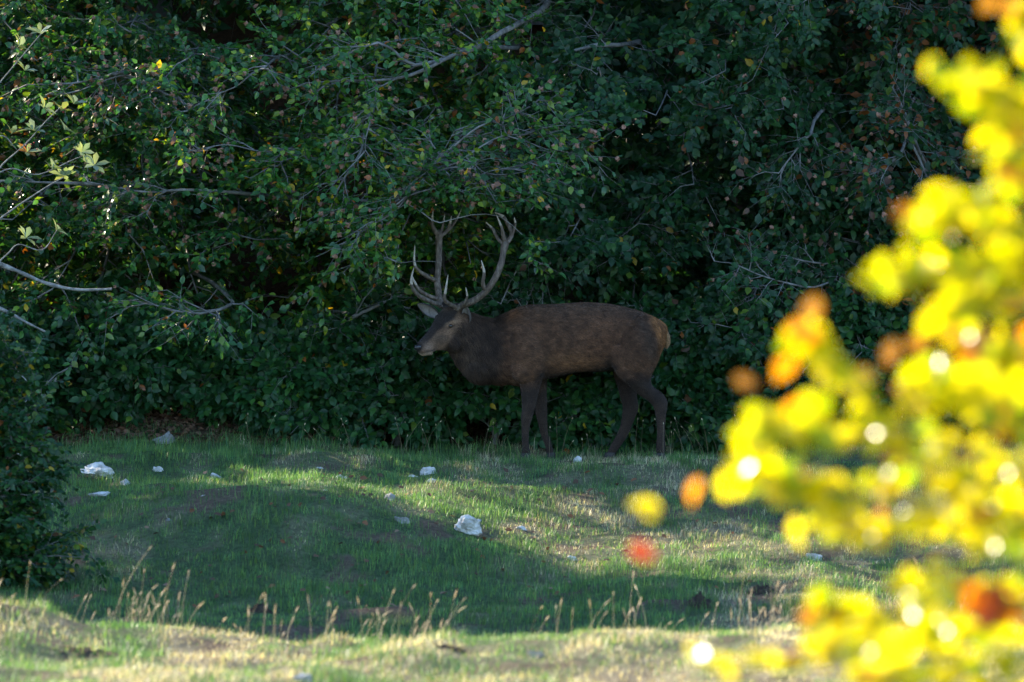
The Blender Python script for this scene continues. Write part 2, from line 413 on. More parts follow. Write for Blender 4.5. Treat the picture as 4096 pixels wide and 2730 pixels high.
def plant(name, label, cat, base, trunk_pts, trunk_r, limbs, limb_r, g, probs, leaf_len, group=None, up=(0, -0.5, 0.8), n_single=300,
          keep=None, leaf_mat='leaf', bark='bark', husks=0, fixed_leaves=None, trunk_sides=14, extra_limbs=(), tint=1.0, g2=None, twr=1.0):
    """One tree or shrub: Empty > trunk (> limb), twigs, crown (> leaf)."""
    base = np.asarray(base, float)
    root = empty(name, base); tag(root, label, cat, group)
    tr = None
    TP = catmull(trunk_pts, 26); q = np.linspace(0, 1, 26)
    TP = TP + 0.0
    rad = trunk_r * (1 - 0.72 * q) * (1 + 0.12 * noise(q * 6, 1.0, 0, 7)) + trunk_r * 0.5 * np.exp(-q * 22)
    V, F = tubes(TP - base, rad, trunk_sides)
    V = V + 0.04 * trunk_r * noise(V[:, 0] * 9, V[:, 1] * 9, V[:, 2] * 5, 3)[:, None]
    tr = link('trunk', make_mesh('trunk', V, F), M['trunk'] if trunk_r > 0.05 else M[bark], root)
    allL = []
    for L, r0 in [(l, limb_r) for l in limbs] + list(extra_limbs):
        n = 22; C = catmull(L, n); s = np.linspace(0, 1, n)
        C = C + (np.stack([noise(s * 9, k_ + len(allL) * 1.7, 0, 9 + k_) for k_ in range(3)], -1) * 0.03 * np.sin(s * math.pi)[:, None])
        allL.append(C)
        fine = len(allL) > len(limbs); st_ = 1 if fine else 3
        V, F = tubes((C - base)[::st_], (r0 * (1 - 0.8 * s) * (1 + 0.15 * noise(s * 14, len(allL), 0, 2)))[::st_], 8 if fine else 5)
        link('limb', make_mesh('limb', V, F), M[bark], tr)
    nl = len(limbs)
    S, T, P, U, Nn = grow(allL[:nl] if g2 else allL, up=up, leaf_len=leaf_len, **g)
    if g2 and len(allL) > nl:
        S, T, P, U, Nn = [np.concatenate(q_) for q_ in zip((S, T, P, U, Nn), grow(allL[nl:], up=up, leaf_len=leaf_len, **g2))]
    ok = clear_of_stag(P) & (P[:, 2] > height(P[:, 0], P[:, 1]) + 0.02)
    if keep is not None: ok &= keep(P)
    okT = clear_of_stag(T).all(1) & (T[..., 2] > height(T[..., 0], T[..., 1]) + 0.01).all(1)
    okS = clear_of_stag(S).all(1) & (S[..., 2] > height(S[..., 0], S[..., 1]) + 0.01).all(1)
    if keep is not None: okT &= keep(T.reshape(-1, 3)).reshape(T.shape[:2]).all(1)
    okT &= (T[..., 1].mean(1) < 1.9) if n_single else (np.arange(len(T)) % 4 == 0)
    s6 = np.linspace(1, 0.3, 6); s4 = np.linspace(1, 0.35, 4)
    v1, f1 = tubes((S[okS] - base)[:, [0, 2, 5]], np.broadcast_to((0.0055 * twr * s6)[[0, 2, 5]], (okS.sum(), 3)), 4)
    v2, f2 = tubes((T[okT] - base)[:, [0, 2, 3]], np.broadcast_to((0.0022 * twr * s4)[[0, 2, 3]], (okT.sum(), 3)), 3)
    tw = link('twigs', make_mesh('twigs', np.concatenate([v1, v2]), np.concatenate([f1, f2 + len(v1)])), M[bark], root); tw['kind'] = 'stuff'
    P, U, Nn = P[ok], U[ok], Nn[ok]; n = len(P)
    cls, C = leaf_colours(n, probs)
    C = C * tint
    patch = 1 + 0.3 * noise(P[:, 0] * 1.6, P[:, 1] * 1.6, P[:, 2] * 1.6, 17) + 0.25 * noise(P[:, 0] * 4, P[:, 1] * 4, P[:, 2] * 4, 18)
    Sz = leaf_len * rng.uniform(0.62, 1.15, n); shp = rng.integers(0, 4, n)
    sel = np.zeros(n, bool)
    if n_single:
        ins, u, v = visible_score(P)
        depth = np.where(ins, P[:, 1] - 3 * (Sz * np.abs(Nn[:, 1]) / leaf_len), 1e9)
        # spread over the crown: best few in each cell of the picture
        cell = (u // 60).astype(int) * 1000 + (v // 60).astype(int)
        order = np.lexsort((depth, cell)); rank = np.empty(n, int); cs = cell[order]
        first = np.r_[True, cs[1:] != cs[:-1]]; st_ = np.maximum.accumulate(np.where(first, np.arange(n), 0)); rank[order] = np.arange(n) - st_
        pick = np.argsort(np.where(ins, rank * 0.35 + depth * 1.0, 1e9))[:n_single]
        sel[pick[ins[pick]]] = True
    rest = ~sel
    CV = C * (patch * rng.uniform(0.75, 1.25, n))[:, None]
    u, v = visible_score(P)[1:]
    low = ((P[:, 1] > 1.35) | (u < -150) | (u > 4250) | (v < -150)) & rest; rest &= ~low
    if n_single == 0: low |= rest; rest &= False
    V, F, CC = leaf_arrays(P[rest] - base, U[rest], Nn[rest], Sz[rest], shp[rest], CV[rest])
    Vl, Fl, Cl = leaf_low(P[low] - base, U[low], Nn[low], Sz[low] * 1.25, CV[low])
    V, F, CC = np.concatenate([V, Vl]), np.concatenate([F, Fl + len(V)]), np.concatenate([CC, Cl])
    crown = link('crown', make_mesh('crown', V, F, CC), M[leaf_mat], root); crown['kind'] = 'stuff'
    for k_ in np.nonzero(sel)[0]:
        o = bpy.data.objects.new('leaf', leaf_mesh(int(shp[k_]), C[k_], M[leaf_mat])); COL.objects.link(o); o.parent = crown
        Vv = np.cross(Nn[k_], U[k_]); Vv /= np.linalg.norm(Vv); W = np.cross(U[k_], Vv)
        mt = np.eye(4); mt[:3, 0] = U[k_] * Sz[k_]; mt[:3, 1] = Vv * Sz[k_]; mt[:3, 2] = W * Sz[k_]; mt[:3, 3] = P[k_] - base
        o.matrix_local = Matrix(mt.tolist())
    if husks:
        ends = T[okT][:, -1]; ins, u, v = visible_score(ends)
        cand = np.nonzero(ins & (ends[:, 1] < 0.9) & (v < 1150))[0]
        if len(cand):
            for k_ in rng.choice(cand, min(husks, len(cand)), replace=False):
                o = bpy.data.objects.new('beech_husk', husk_mesh(int(k_) % 3)); COL.objects.link(o); o.parent = tw
                o.location = ends[k_] - base - np.array([0, 0, 0.008]); o.rotation_euler = rng.uniform(0, 6, 3); o.scale = [rng.uniform(1.3, 2.1)] * 3
    return root, tw, crown

_husk = {}
def husk_mesh(k):
    if k not in _husk:
        th = np.arange(8) * math.pi / 4; vs_ = [[0, 0, -0.011]]
        for z, r in ((-0.006, 0.008), (0.002, 0.0105), (0.009, 0.0085)):
            vs_ += [[r * math.cos(a) * (1.35 if j % 2 else 0.85), r * math.sin(a) * (1.35 if j % 2 else 0.85), z + (0.003 if j % 2 else 0) * k] for j, a in enumerate(th)]
        vs_.append([0, 0, 0.003]); F3, F4 = [], []
        for j in range(8):
            n_ = (j + 1) % 8
            F3.append([0, 1 + n_, 1 + j]); F3.append([25, 17 + j, 17 + n_])
            for b in (1, 9): F4.append([b + j, b + n_, b + 8 + n_, b + 8 + j])
        _husk[k] = make_mesh('beech_husk', np.array(vs_), [np.array(F3), np.array(F4)], smooth=False); _husk[k].materials.append(M['husk'])
    return _husk[k]

# ------------------------------------------------------------------ forest edge: beech trees
def disp(pts, Y):      # full-picture pixel track at one or several depths -> world polyline
    Ys = Y if isinstance(Y, (list, tuple)) else [Y] * len(pts)
    return np.array([px(a * 1.7408, b * 1.7408, yy) for (a, b), yy in zip(pts, Ys)])

TREES = [  # x, y, trunk radius, height, lean
    dict(x=-5.9, y=3.2, r=0.17, h=9.0, lean=(0.3, -0.6)),
    dict(x=-3.4, y=4.3, r=0.20, h=9.5, lean=(0.3, -0.5)),
    dict(x=-0.9, y=3.9, r=0.19, h=10.0, lean=(-0.2, -0.5)),
    dict(x=1.15, y=4.6, r=0.18, h=9.5, lean=(0.1, -0.4)),
    dict(x=2.45, y=3.1, r=0.15, h=9.0, lean=(-0.1, -0.2)),
    dict(x=4.1, y=3.4, r=0.17, h=9.0, lean=(-0.1, -0.2)),
    dict(x=6.2, y=3.3, r=0.17, h=9.0, lean=(0.2, -0.3)),
]
TREE_LABEL = ['beech tree at the far left edge, half hidden behind pale felted leaves',
              'beech tree with long grey horizontal branches filling the upper left of the wood edge',
              'beech tree whose bare silvery twigs with brown husks hang over the antlers',
              'dense dark beech tree rising directly behind the back of the stag',
              'beech tree with mottled grey trunk showing high above the rump of the stag',
              'beech tree with rusty orange leaves and thin pale limbs behind the yellow leaves',
              'beech tree at the far right edge, mostly covered by the blurred yellow leaves']
for t_ in TREES:
    z0 = float(height(t_['x'], t_['y'])); lx, ly = t_['lean']
    t_['base'] = (t_['x'], t_['y'], z0 - 0.05)
    t_['trunk'] = [(t_['x'], t_['y'], z0 - 0.1), (t_['x'] + lx * .2, t_['y'] + ly * .2, z0 + t_['h'] * .25), (t_['x'] + lx * .7, t_['y'] + ly * .6, z0 + t_['h'] * .6), (t_['x'] + lx, t_['y'] + ly, z0 + t_['h'])]
    t_['limbs'] = []; t_['seen'] = []

def trunk_at(t_, z):
    P = catmull(t_['trunk'], 60); return P[np.argmin(np.abs(P[:, 2] - z))]

# targets of the limbs over the wood edge
def add_target(x, y, z):
    j = int(np.argmin([abs(x - t_['x']) + 0.25 * rng.random() for t_ in TREES])); t_ = TREES[j]
    zs = max(t_['base'][2] + 0.9, z + rng.uniform(-0.2, 1.0)); s = trunk_at(t_, zs); e = np.array([x, y, z])
    m1 = s + (e - s) * 0.4 + np.array([0, 0, 0.28 + 0.2 * rng.random()]); m2 = s + (e - s) * 0.75 + np.array([rng.normal(0, .1), 0, 0.22])
    t_['limbs'].append(np.array([s, m1, m2, e]))
xs = np.arange(-5.4, 5.6, 0.72)
for x in xs:
    for z in np.arange(1.0, 4.9, 0.62):
        xx, zz = x + rng.uniform(-.35, .35), z + rng.uniform(-.3, .3)
        wall = 0.9 + 0.85 * noise(xx / 1.3, zz / 1.0, 0, 51) + 0.25 * (zz < 1.5) - (0.5 if xx < -0.6 else 0.0) * sstep(1.0, 2.2, zz)
        add_target(xx, wall, zz)
    for z in np.arange(1.4, 5.6, 0.95):
        add_target(x + rng.uniform(-.4, .4), 2.3 + rng.uniform(-.4, .5), z + rng.uniform(-.3, .3))
for x in np.arange(-5.6, 5.6, 0.95):
    for z in np.arange(1.8, 6.4, 0.9): add_target(x + rng.uniform(-.4, .4), 3.1 + rng.uniform(-.3, .3), z + rng.uniform(-.3, .3))
for x in np.arange(-5.6, 5.9, 1.1):        # crowns above the frame
    for z in (5.8, 6.9, 8.2, 9.6):
        add_target(x + rng.uniform(-.4, .4), 1.6 + rng.uniform(-.7, 1.2) + 0.12 * (z - 5), z)

# limbs that can be followed by eye in the photograph
seen = {
 1: [(disp([(330, 432), (200, 420), (90, 418), (-40, 415)], [1.4, .5, .4, .4]), .028),
     (disp([(700, 452), (560, 446), (420, 437), (330, 440), (200, 418)], [1.4, .3, .15, .1, .1]), .026),
     (disp([(540, 700), (470, 722), (380, 705), (300, 690)], [.5, .1, .0, .1]), .022),
     (disp([(420, 180), (300, 160), (200, 190), (60, 195)], [1.1, .2, .2, .3]), .026),
     (disp([(480, 260), (360, 205), (280, 175), (180, 210)], [1.0, .1, .1, .1]), .02)],
 2: [(disp([(1260, 5), (1150, 75), (1085, 112), (960, 150), (870, 100), (720, 168)], [1.5, .6, .3, .1, .05, .0]), .035),
     (disp([(1190, 110), (1085, 112), (940, 178), (800, 186), (700, 192)], [1.4, .3, .05, .0, .0]), .03),
     (disp([(860, 230), (845, 300), (822, 360), (775, 440), (760, 480)], [1.2, .3, -.1, -.2, -.2]), .024),
     (disp([(1240, 290), (1120, 330), (1040, 370), (960, 420), (900, 490), (850, 520)], [1.3, .2, -.3, -.5, -.6, -.6]), .02),
     (disp([(1200, 330), (1100, 380), (1010, 395), (930, 455), (790, 560)], [1.1, .0, -.4, -.6, -.6]), .017),
     (disp([(1180, 300), (1080, 350), (980, 440), (880, 500)], [1.2, .0, -.5, -.6]), .014),
     (disp([(1300, 400), (1200, 390), (1090, 385), (1000, 400), (930, 455), (985, 490), (1020, 512), (1090, 497), (1150, 500), (1200, 540)],
           [1.2, .4, -.2, -.5, -.62, -.64, -.64, -.64, -.63, -.62]), .012),
     (disp([(860, 560), (905, 598), (950, 600), (1010, 602)], [.4, -.4, -.62, -.64]), .007),
     (disp([(926, 457), (1024, 355), (1102, 292), (1172, 267), (1230, 240)], [-.1, -.5, -.6, -.55, -.5]), .019),
     (disp([(926, 457), (1010, 400), (1080, 385), (1150, 400), (1215, 395)], [-.1, -.55, -.65, -.6, -.6]), .013),
     (disp([(856, 510), (926, 457), (1000, 430), (1090, 425), (1180, 440)], [.1, -.6, -.7, -.7, -.6]), .012),
     (disp([(1000, 400), (1040, 380), (1130, 320), (1200, 310), (1300, 300)], [.3, -.6, -.7, -.6, -.5]), .013),
     (disp([(850, 500), (900, 460), (960, 405), (1010, 360), (1045, 300)], [.1, -.4, -.5, -.5, -.4]), .013),
     (disp([(930, 470), (1020, 440), (1130, 400), (1240, 360), (1330, 330)], [.2, -.5, -.65, -.6, -.5]), .01),
     (disp([(870, 140), (862, 230), (845, 300), (838, 350)], [.6, -.1, -.3, -.3]), .016),
     (disp([(650, 130), (600, 160), (540, 200), (480, 230)], [.8, -.1, -.2, -.2]), .016),
     (disp([(700, 330), (610, 350), (520, 330), (430, 350)], [.8, -.1, -.2, -.2]), .013),
     (disp([(780, 740), (850, 715), (900, 690), (960, 660)], [.9, .7, .8, 1.2]), .03)],
 3: [(disp([(1330, 560), (1250, 600), (1195, 610), (1150, 700)], [1.9, .8, .7, .6]), .024),
     (disp([(1400, 550), (1280, 590), (1230, 640), (1195, 690)], [1.9, .9, .8, .75]), .02),
     (disp([(1480, 90), (1400, 100), (1330, 110), (1250, 160)], [1.8, .9, .8, .8]), .04)],
 4: [(disp([(1900, 225), (1868, 290), (1840, 330), (1788, 400)], [1.6, .7, .5, .4]), .026),
     (disp([(1950, 620), (1880, 655), (1790, 642), (1700, 612), (1640, 600)], [1.5, .5, .3, .2, .2]), .016),
     (disp([(1980, 610), (1850, 600), (1800, 590), (1760, 600)], [1.4, .6, .5, .5]), .014)],
 5: [(disp([(2080, 270), (2075, 340), (2030, 385), (1990, 405)], [1.5, .6, .5, .5]), .026),
     (disp([(2085, 250), (2095, 320), (2120, 380), (2140, 450)], [1.4, .6, .5, .5]), .026),
     (disp([(2180, 480), (2100, 330), (2085, 270), (2050, 200)], [2.0, .8, .7, .7]), .03)],
}
GRP = 'beech trees along the wood edge'
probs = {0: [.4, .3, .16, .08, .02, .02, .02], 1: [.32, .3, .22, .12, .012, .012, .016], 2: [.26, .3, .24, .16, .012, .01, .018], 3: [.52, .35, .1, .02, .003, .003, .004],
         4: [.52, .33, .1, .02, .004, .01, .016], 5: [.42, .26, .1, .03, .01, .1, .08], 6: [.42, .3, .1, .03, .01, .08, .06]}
for j, t_ in enumerate(TREES):
    xl = []
    for P_, r_ in seen.get(j, []):
        s0 = trunk_at(t_, P_[0][2] + 0.2)
        xl.append((np.vstack([s0, s0 * 0.35 + P_[0] * 0.65 + np.array([0, 0, .1]), P_]), r_))
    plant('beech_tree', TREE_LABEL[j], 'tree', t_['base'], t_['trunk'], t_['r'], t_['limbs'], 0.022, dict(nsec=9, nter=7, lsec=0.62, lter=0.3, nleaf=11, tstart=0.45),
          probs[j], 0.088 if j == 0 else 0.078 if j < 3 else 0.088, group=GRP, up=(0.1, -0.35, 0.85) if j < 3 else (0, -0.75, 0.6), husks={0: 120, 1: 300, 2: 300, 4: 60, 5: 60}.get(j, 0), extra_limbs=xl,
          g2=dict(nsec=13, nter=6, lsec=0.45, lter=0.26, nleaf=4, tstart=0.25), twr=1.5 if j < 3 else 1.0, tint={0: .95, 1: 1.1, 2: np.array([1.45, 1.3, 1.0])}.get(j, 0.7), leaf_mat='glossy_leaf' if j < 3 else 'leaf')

# ------------------------------------------------------------------ beech shrubs along the foot of the wood
SHR = [(-5.2, 1.0, 1.2, 'beech shrub in the corner beneath the pale felted branches'),
       (-4.3, 1.3, 1.1, 'shaded beech shrub standing left of the brown leaf litter'),
       (-3.25, 1.35, 0.75, 'small beech shrub growing out of the brown leaf litter'),
       (-2.45, 1.45, 0.6, 'lowest beech shrub, half buried in the middle of the brown leaf litter'),
       (-1.75, 1.05, 0.85, 'low beech shrub at the right edge of the brown leaf litter'),
       (-1.0, 1.0, 1.15, 'beech shrub below the muzzle and throat of the stag'),
       (-0.15, 1.05, 1.2, 'beech shrub behind the chest and just left of the front legs of the stag'),
       (0.6, 0.95, 1.1, 'broad-leaved beech shrub seen under the belly between the front and hind legs'),
       (1.35, 1.05, 1.25, 'beech shrub behind the rump and hind hock of the stag'),
       (2.1, 1.0, 1.3, 'beech shrub in the gap between the rump and the blurred yellow leaves'),
       (2.95, 1.1, 1.2, 'dark beech shrub behind the first blurred orange leaves'),
       (3.9, 1.1, 1.2, 'dark beech shrub behind the middle of the blurred yellow leaves'),
       (4.9, 1.1, 1.2, 'dark beech shrub behind the outer edge of the blurred yellow leaves')]
for x, y, h, lab in SHR:
    z0 = float(height(x, y)); b = np.array([x, y, z0 - 0.03]); L = []
    for k in range(24):
        a = rng.uniform(0, 1) * math.pi; rr = rng.uniform(0.25, 0.62); zz = z0 + h * rng.uniform(0.08, 1.0) ** 0.9
        e = np.array([x + rr * math.cos(a), y - 0.75 * rr * math.sin(a) + 0.1, zz])
        s = b + np.array([rng.normal(0, .03), rng.normal(0, .03), 0.05 + 0.5 * (zz - z0) * rng.random()])
        L.append(np.array([s, s * .5 + e * .5 + np.array([0, 0, .1]), e]))
    plant('beech_shrub', lab, 'shrub', b, [b, b + np.array([.02, .02, h * .4]), b + np.array([-.03, .05, h * .9])], 0.022, L, 0.008,
          dict(nsec=6, nter=5, lsec=0.32, lter=0.2, nleaf=8, tstart=0.25), [.48, .39, .11, .014, .002, .002, .002], 0.092, group='beech shrubs along the foot of the wood',
          up=(0, -0.8, 0.5), trunk_sides=7, tint=.88)

# ------------------------------------------------------------------ dark bush at the left, in front of the slope
x, y = -3.98, -7.2; z0 = float(height(x, y)); b = np.array([x, y, z0 - .03]); L = []
for k in range(60):
    a = rng.uniform(0, 2 * math.pi); zz = z0 + rng.uniform(0.05, 2.0); rr = rng.uniform(0.2, 1.0) * (1.06 - 0.42 * (zz - z0) + .10 * math.sin(zz * 9))
    e = np.array([x + rr * math.cos(a), y + 0.7 * rr * math.sin(a), zz]); s = b + np.array([0, 0, .05 + .5 * (zz - z0) * rng.random()])
    L.append(np.array([s, s * .5 + e * .5 + np.array([0, 0, .1]), e]))
plant('dark_bush', 'dark green leafy bush at the left edge in front of the grassy slope', 'bush', b, [b, b + np.array([.05, 0, .7]), b + np.array([0, .05, 1.5])], 0.03, L, 0.01,
      dict(nsec=7, nter=6, lsec=0.36, lter=0.2, nleaf=9, tstart=0.25), [.45, .33, .1, .08, .02, .01, .01], 0.062, up=(0, -0.3, 0.9), trunk_sides=7, tint=.8)

# ------------------------------------------------------------------ pale whitebeam branches at the left edge
WSH = [np.array([[0, 0, 0], [.34, 0, .03], [.7, 0, .02], [1, 0, -.05], [.3, .13, .07], [.68, .2, .06], [.3, -.13, .07], [.68, -.2, .06]]),
       np.array([[0, 0, 0], [.34, 0, .0], [.7, 0, -.04], [1, 0, -.14], [.3, .12, .05], [.66, .18, .02], [.3, -.12, .05], [.66, -.18, .0]])]
wb = np.array([-5.6, -1.6, float(height(-5.6, -1.6)) - .03])
wroot = tag(empty('whitebeam_tree', wb), 'whitebeam with pale felted leaf rosettes and red berries reaching in from the left edge', 'tree')
wt = catmull([wb, wb + [.1, -.1, 1.3], wb + [.35, -.1, 2.6], wb + [.3, 0, 4.6]], 24)
V, F = tubes(wt - wb, np.linspace(.07, .02, 24), 10); wtr = link('trunk', make_mesh('trunk', V, F), M['bark'], wroot)
wl_ = [([(-60, 430), (10, 370), (60, 330), (110, 280), (150, 240)], .010), ([(-60, 540), (0, 500), (50, 465), (120, 425), (150, 405)], .012), ([(-60, 260), (0, 190), (45, 135), (95, 75)], .009),
       ([(-60, 420), (20, 390), (90, 400), (190, 360), (220, 378)], .008), ([(-60, 640), (10, 590), (50, 560), (100, 575), (128, 530)], .009), ([(-50, 330), (0, 320), (40, 340)], .008),
       ([(-70, 600), (20, 615), (110, 650), (180, 665), (265, 668)], .026), ([(-70, 690), (0, 715), (60, 745), (110, 760)], .022), ([(-60, 760), (0, 800), (40, 850), (70, 890), (50, 930)], .010)]
for tk, r_ in wl_:
    P_ = disp(tk, -2.0); P_ = P_ + rng.normal(0, .012, P_.shape); s0 = wt[np.argmin(np.abs(wt[:, 2] - P_[0][2] + .1))]
    C = catmull(np.vstack([s0, P_]), 26); q = np.linspace(0, 1, 26)
    jag = 1 + (0.35 if r_ > .02 else .1) * noise(q * 20, r_ * 900, 0, 6)
    V, F = tubes(C - wb, (r_ * (.95 if r_ > .02 else .62) * (1 - .7 * q) + .0015) * jag, 8)
    lb = link('limb', make_mesh('limb', V, F), M['lichen_bark'], wtr)
    if r_ > .02: lb['label'] = 'bare lichen-covered branch, pale grey'
wcl = [np.array(c) for c in ([.19, .26, .16], [.25, .31, .22], [.28, .32, .15], [.33, .13, .03])]
ros = [(140, 255), (75, 300), (60, 350), (185, 350), (120, 390), (150, 405), (215, 380), (128, 530), (62, 548), (95, 78), (45, 110), (60, 165), (100, 250), (150, 300), (30, 310), (170, 240)]
for i, c in enumerate(ros):
    ctr = disp([c], -2.05)[0] + np.array([0, rng.uniform(-.15, .1), 0]); main = norm(np.array([0.5, -0.2, 0.7]) + rng.normal(0, .3, 3))
    for k in range(7):
        az = k * 2.4; A = norm(np.cross(main, [0, 1, .2])); B = np.cross(main, A)
        U = norm(main * .55 + A * math.cos(az) + B * math.sin(az) + rng.normal(0, .15, 3)); Nn = norm(main - U * np.dot(main, U)); Vv = np.cross(Nn, U)
        S_ = rng.uniform(.09, .14); cc = wcl[3] if (i in (2, 14) and k % 2) else wcl[rng.integers(0, 3)]
        o = bpy.data.objects.new('leaf', leaf_mesh(k % 2, cc, M['leaf'], WSH)); COL.objects.link(o); o.parent = wroot
        mt = np.eye(4); mt[:3, 0] = U * S_; mt[:3, 1] = Vv * S_; mt[:3, 2] = Nn * S_; mt[:3, 3] = ctr - wb; o.matrix_local = Matrix(mt.tolist())
def ico_sphere(r, sub=1):
    import bmesh
    bm = bmesh.new(); bmesh.ops.create_icosphere(bm, subdivisions=sub, radius=r); me = bpy.data.meshes.new('ball'); bm.to_mesh(me); bm.free()
    for pl in me.polygons: pl.use_smooth = True
    return me
bme = ico_sphere(.006, 2); bme.materials.append(M['berry'])
for c in [(100, 70), (105, 64), (110, 72), (50, 115), (56, 108), (60, 335), (66, 340), (72, 332), (55, 342), (78, 328), (85, 343), (145, 258), (150, 250)]:
    o = link('berry', bme, None, wroot, disp([c], -2.12)[0] - wb)

# ------------------------------------------------------------------ sunlit yellow sapling close to the camera
YS = -36.5
sb = np.array([1.75, YS + .2, float(height(1.75, YS)) - .03])
sroot = tag(empty('yellow_beech_sapling', sb), 'sunlit yellow-leaved beech sapling, blurred, close to the camera at the right edge', 'tree')
stk = catmull([sb, sb + [-.1, 0, .8], sb + [-.15, 0, 1.7], sb + [-.1, 0, 2.9]], 24)
V, F = tubes(stk - sb, np.linspace(.03, .006, 24), 8); strk = link('trunk', make_mesh('trunk', V, F), M['bark'], sroot)
tracks = [([(2400, 60), (2335, 30)], 10, .8), ([(2420, 150), (2345, 105)], 8, .8), ([(2400, 260), (2330, 235), (2260, 205), (2170, 170)], 13, .55), ([(2400, 330), (2300, 270), (2260, 200)], 20, 1),
          ([(2400, 420), (2330, 400), (2290, 320)], 22, 1), ([(2400, 560), (2300, 520), (2200, 490), (2110, 510)], 30, .9), ([(2400, 640), (2300, 610), (2150, 620), (2010, 640)], 32, .7),
          ([(2400, 700), (2260, 680), (2160, 690)], 22, 1), ([(2300, 700), (2200, 730), (2138, 742)], 3, .2), ([(2400, 820), (2310, 800), (2225, 815)], 18, 1),
          ([(2400, 1000), (2250, 930), (2150, 890), (2100, 900)], 34, 1), ([(2400, 1100), (2200, 1020), (2050, 980), (1950, 880), (1880, 800), (1840, 770)], 36, .6),
          ([(2400, 1150), (2150, 1090), (1950, 1000), (1800, 990), (1725, 985)], 38, .75), ([(2400, 1200), (2100, 1140), (1900, 1120), (1780, 1100), (1710, 1095)], 42, .85),
          ([(2400, 1260), (2200, 1210), (2000, 1215), (1850, 1195)], 30, .8), ([(2150, 1170), (1900, 1235), (1700, 1215), (1480, 1165)], 0, .1), ([(1900, 1260), (1650, 1290), (1480, 1270)], 0, .1),
          ([(1900, 1150), (1700, 1150), (1595, 1130)], 0, .1),
          ([(2400, 1400), (2250, 1340), (2080, 1370)], 24, .9), ([(2400, 1480), (2150, 1440), (1960, 1430), (1860, 1410)], 34, .8), ([(2400, 1570), (2200, 1500), (2000, 1480), (1860, 1490)], 36, .7),
          ([(2050, 1520), (1800, 1525), (1680, 1530), (1600, 1505)], 6, .3), ([(2400, 1620), (2150, 1570), (1950, 1550)], 26, .8), ([(2400, 900), (2340, 900), (2280, 1000)], 22, 1.2), ([(2400, 1300), (2330, 1200), (2250, 1120)], 22, 1.4)]
SP, SC = [], []
yel = [np.array(c) for c in ([.58, .52, .005], [.48, .49, .006], [.31, .41, .008], [.2, .31, .012], [.58, .24, .012], [.28, .13, .06])]
for tk, n, sp in tracks:
    Y0 = YS + rng.uniform(-.3, .35); W = disp(tk, Y0); s0 = stk[np.argmin(np.abs(stk[:, 2] - W[0][2] + .05))]
    C = catmull(np.vstack([s0, W]), 24); q = np.linspace(0, 1, 24)
    V, F = tubes(C - sb, .0036 * (1 - .7 * q), 5); link('limb', make_mesh('limb', V, F), M['bark'], strk)
    C2 = catmull(W, 60)
    for k in range(int(n * 2.3)):
        s = rng.random() ** .85; c = C2[int(s * 59)]
        SP.append(c + rng.normal(0, 1, 3) * np.array([.028, .09, .028]) * sp); SC.append(yel[rng.choice(6, p=[.44, .31, .13, .06, .03, .03])])
for c, k in [((1480, 1168), 0), ((1490, 1172), 3), ((1596, 1130), 4), ((1478, 1270), 6), ((2135, 742), 0), ((1600, 1503), 3), ((1672, 1530), 3), ((1742, 1512), 0), ((1845, 762), 4), ((1850, 775), 4), ((1803, 845), 4), ((1830, 935), 4),
             ((2240, 1375), 4), ((2265, 1385), 4), ((2300, 1360), 4), ((2340, 1415), 4), ((2230, 1395), 4), ((2275, 1425), 6), ((2310, 1385), 6), ((2280, 1400), 4), ((2310, 1420), 4), ((2225, 1360), 6), ((2290, 1370), 6), ((2330, 1395), 4), ((2255, 1420), 4), ((1715, 878), 5), ((2045, 812), 5), ((1985, 862), 5), ((2110, 790), 5), ((1865, 715), 5), ((2190, 770), 5), ((2310, 15), 5), ((2270, 8), 5)] + [((int(rng.normal(a, 14)), int(rng.normal(b, 14))), int(rng.integers(0, 3))) for a, b in [(2150, 155), (2170, 175), (2190, 210), (2185, 190), (2250, 190), (2270, 220), (2240, 240), (2290, 215), (2020, 635), (2050, 635), (2080, 640), (2110, 620), (2120, 500), (2140, 510), (2170, 480), (2150, 450), (1730, 970), (1750, 985), (1700, 1095), (1730, 1110), (1760, 1080), (1880, 800), (1900, 830), (1870, 910), (1830, 1000)] for _ in range(2)]:
    SP.append(disp([c], YS - (.55 if k in (4, 6) else .1))[0]); SC.append(np.array([.3, .04, .07]) if k == 6 else yel[0 if k == 3 else k])
SP = np.array(SP); SC = np.array(SC); n = len(SP)
SU = norm(rng.normal(0, 1, (n, 3)) * np.array([1, .7, .6]) + np.array([-.25, 0, -.2])); SN = norm(np.where(rng.random((n, 1)) < .3, np.array([[-.755, -.48, .44]]) * 2.6, np.array([[-.3, .5, .35]])) + rng.normal(0, .55, (n, 3)))
SU[-83:, 1] *= .15; SU = norm(SU)
SN[-83:] = norm(np.array([-.4, .85, .3]) + rng.normal(0, .25, (83, 3)))
SN = norm(SN - SU * (SN * SU).sum(1, keepdims=True)); SS = rng.uniform(.055, .085, n); SH_ = rng.integers(0, 4, n)
ins, u_, v_ = visible_score(SP)
indiv = np.zeros(n, bool); cand = np.nonzero(ins)[0]; indiv[cand[-300:]] = True
C_ = SP - SU * SS[:, None] * .5
V, F, CC = leaf_arrays((C_ - sb)[~indiv], SU[~indiv], SN[~indiv], SS[~indiv], SH_[~indiv], SC[~indiv])
scrown = link('crown', make_mesh('crown', V, F, CC), M['yellow_leaf'], sroot); scrown['kind'] = 'stuff'
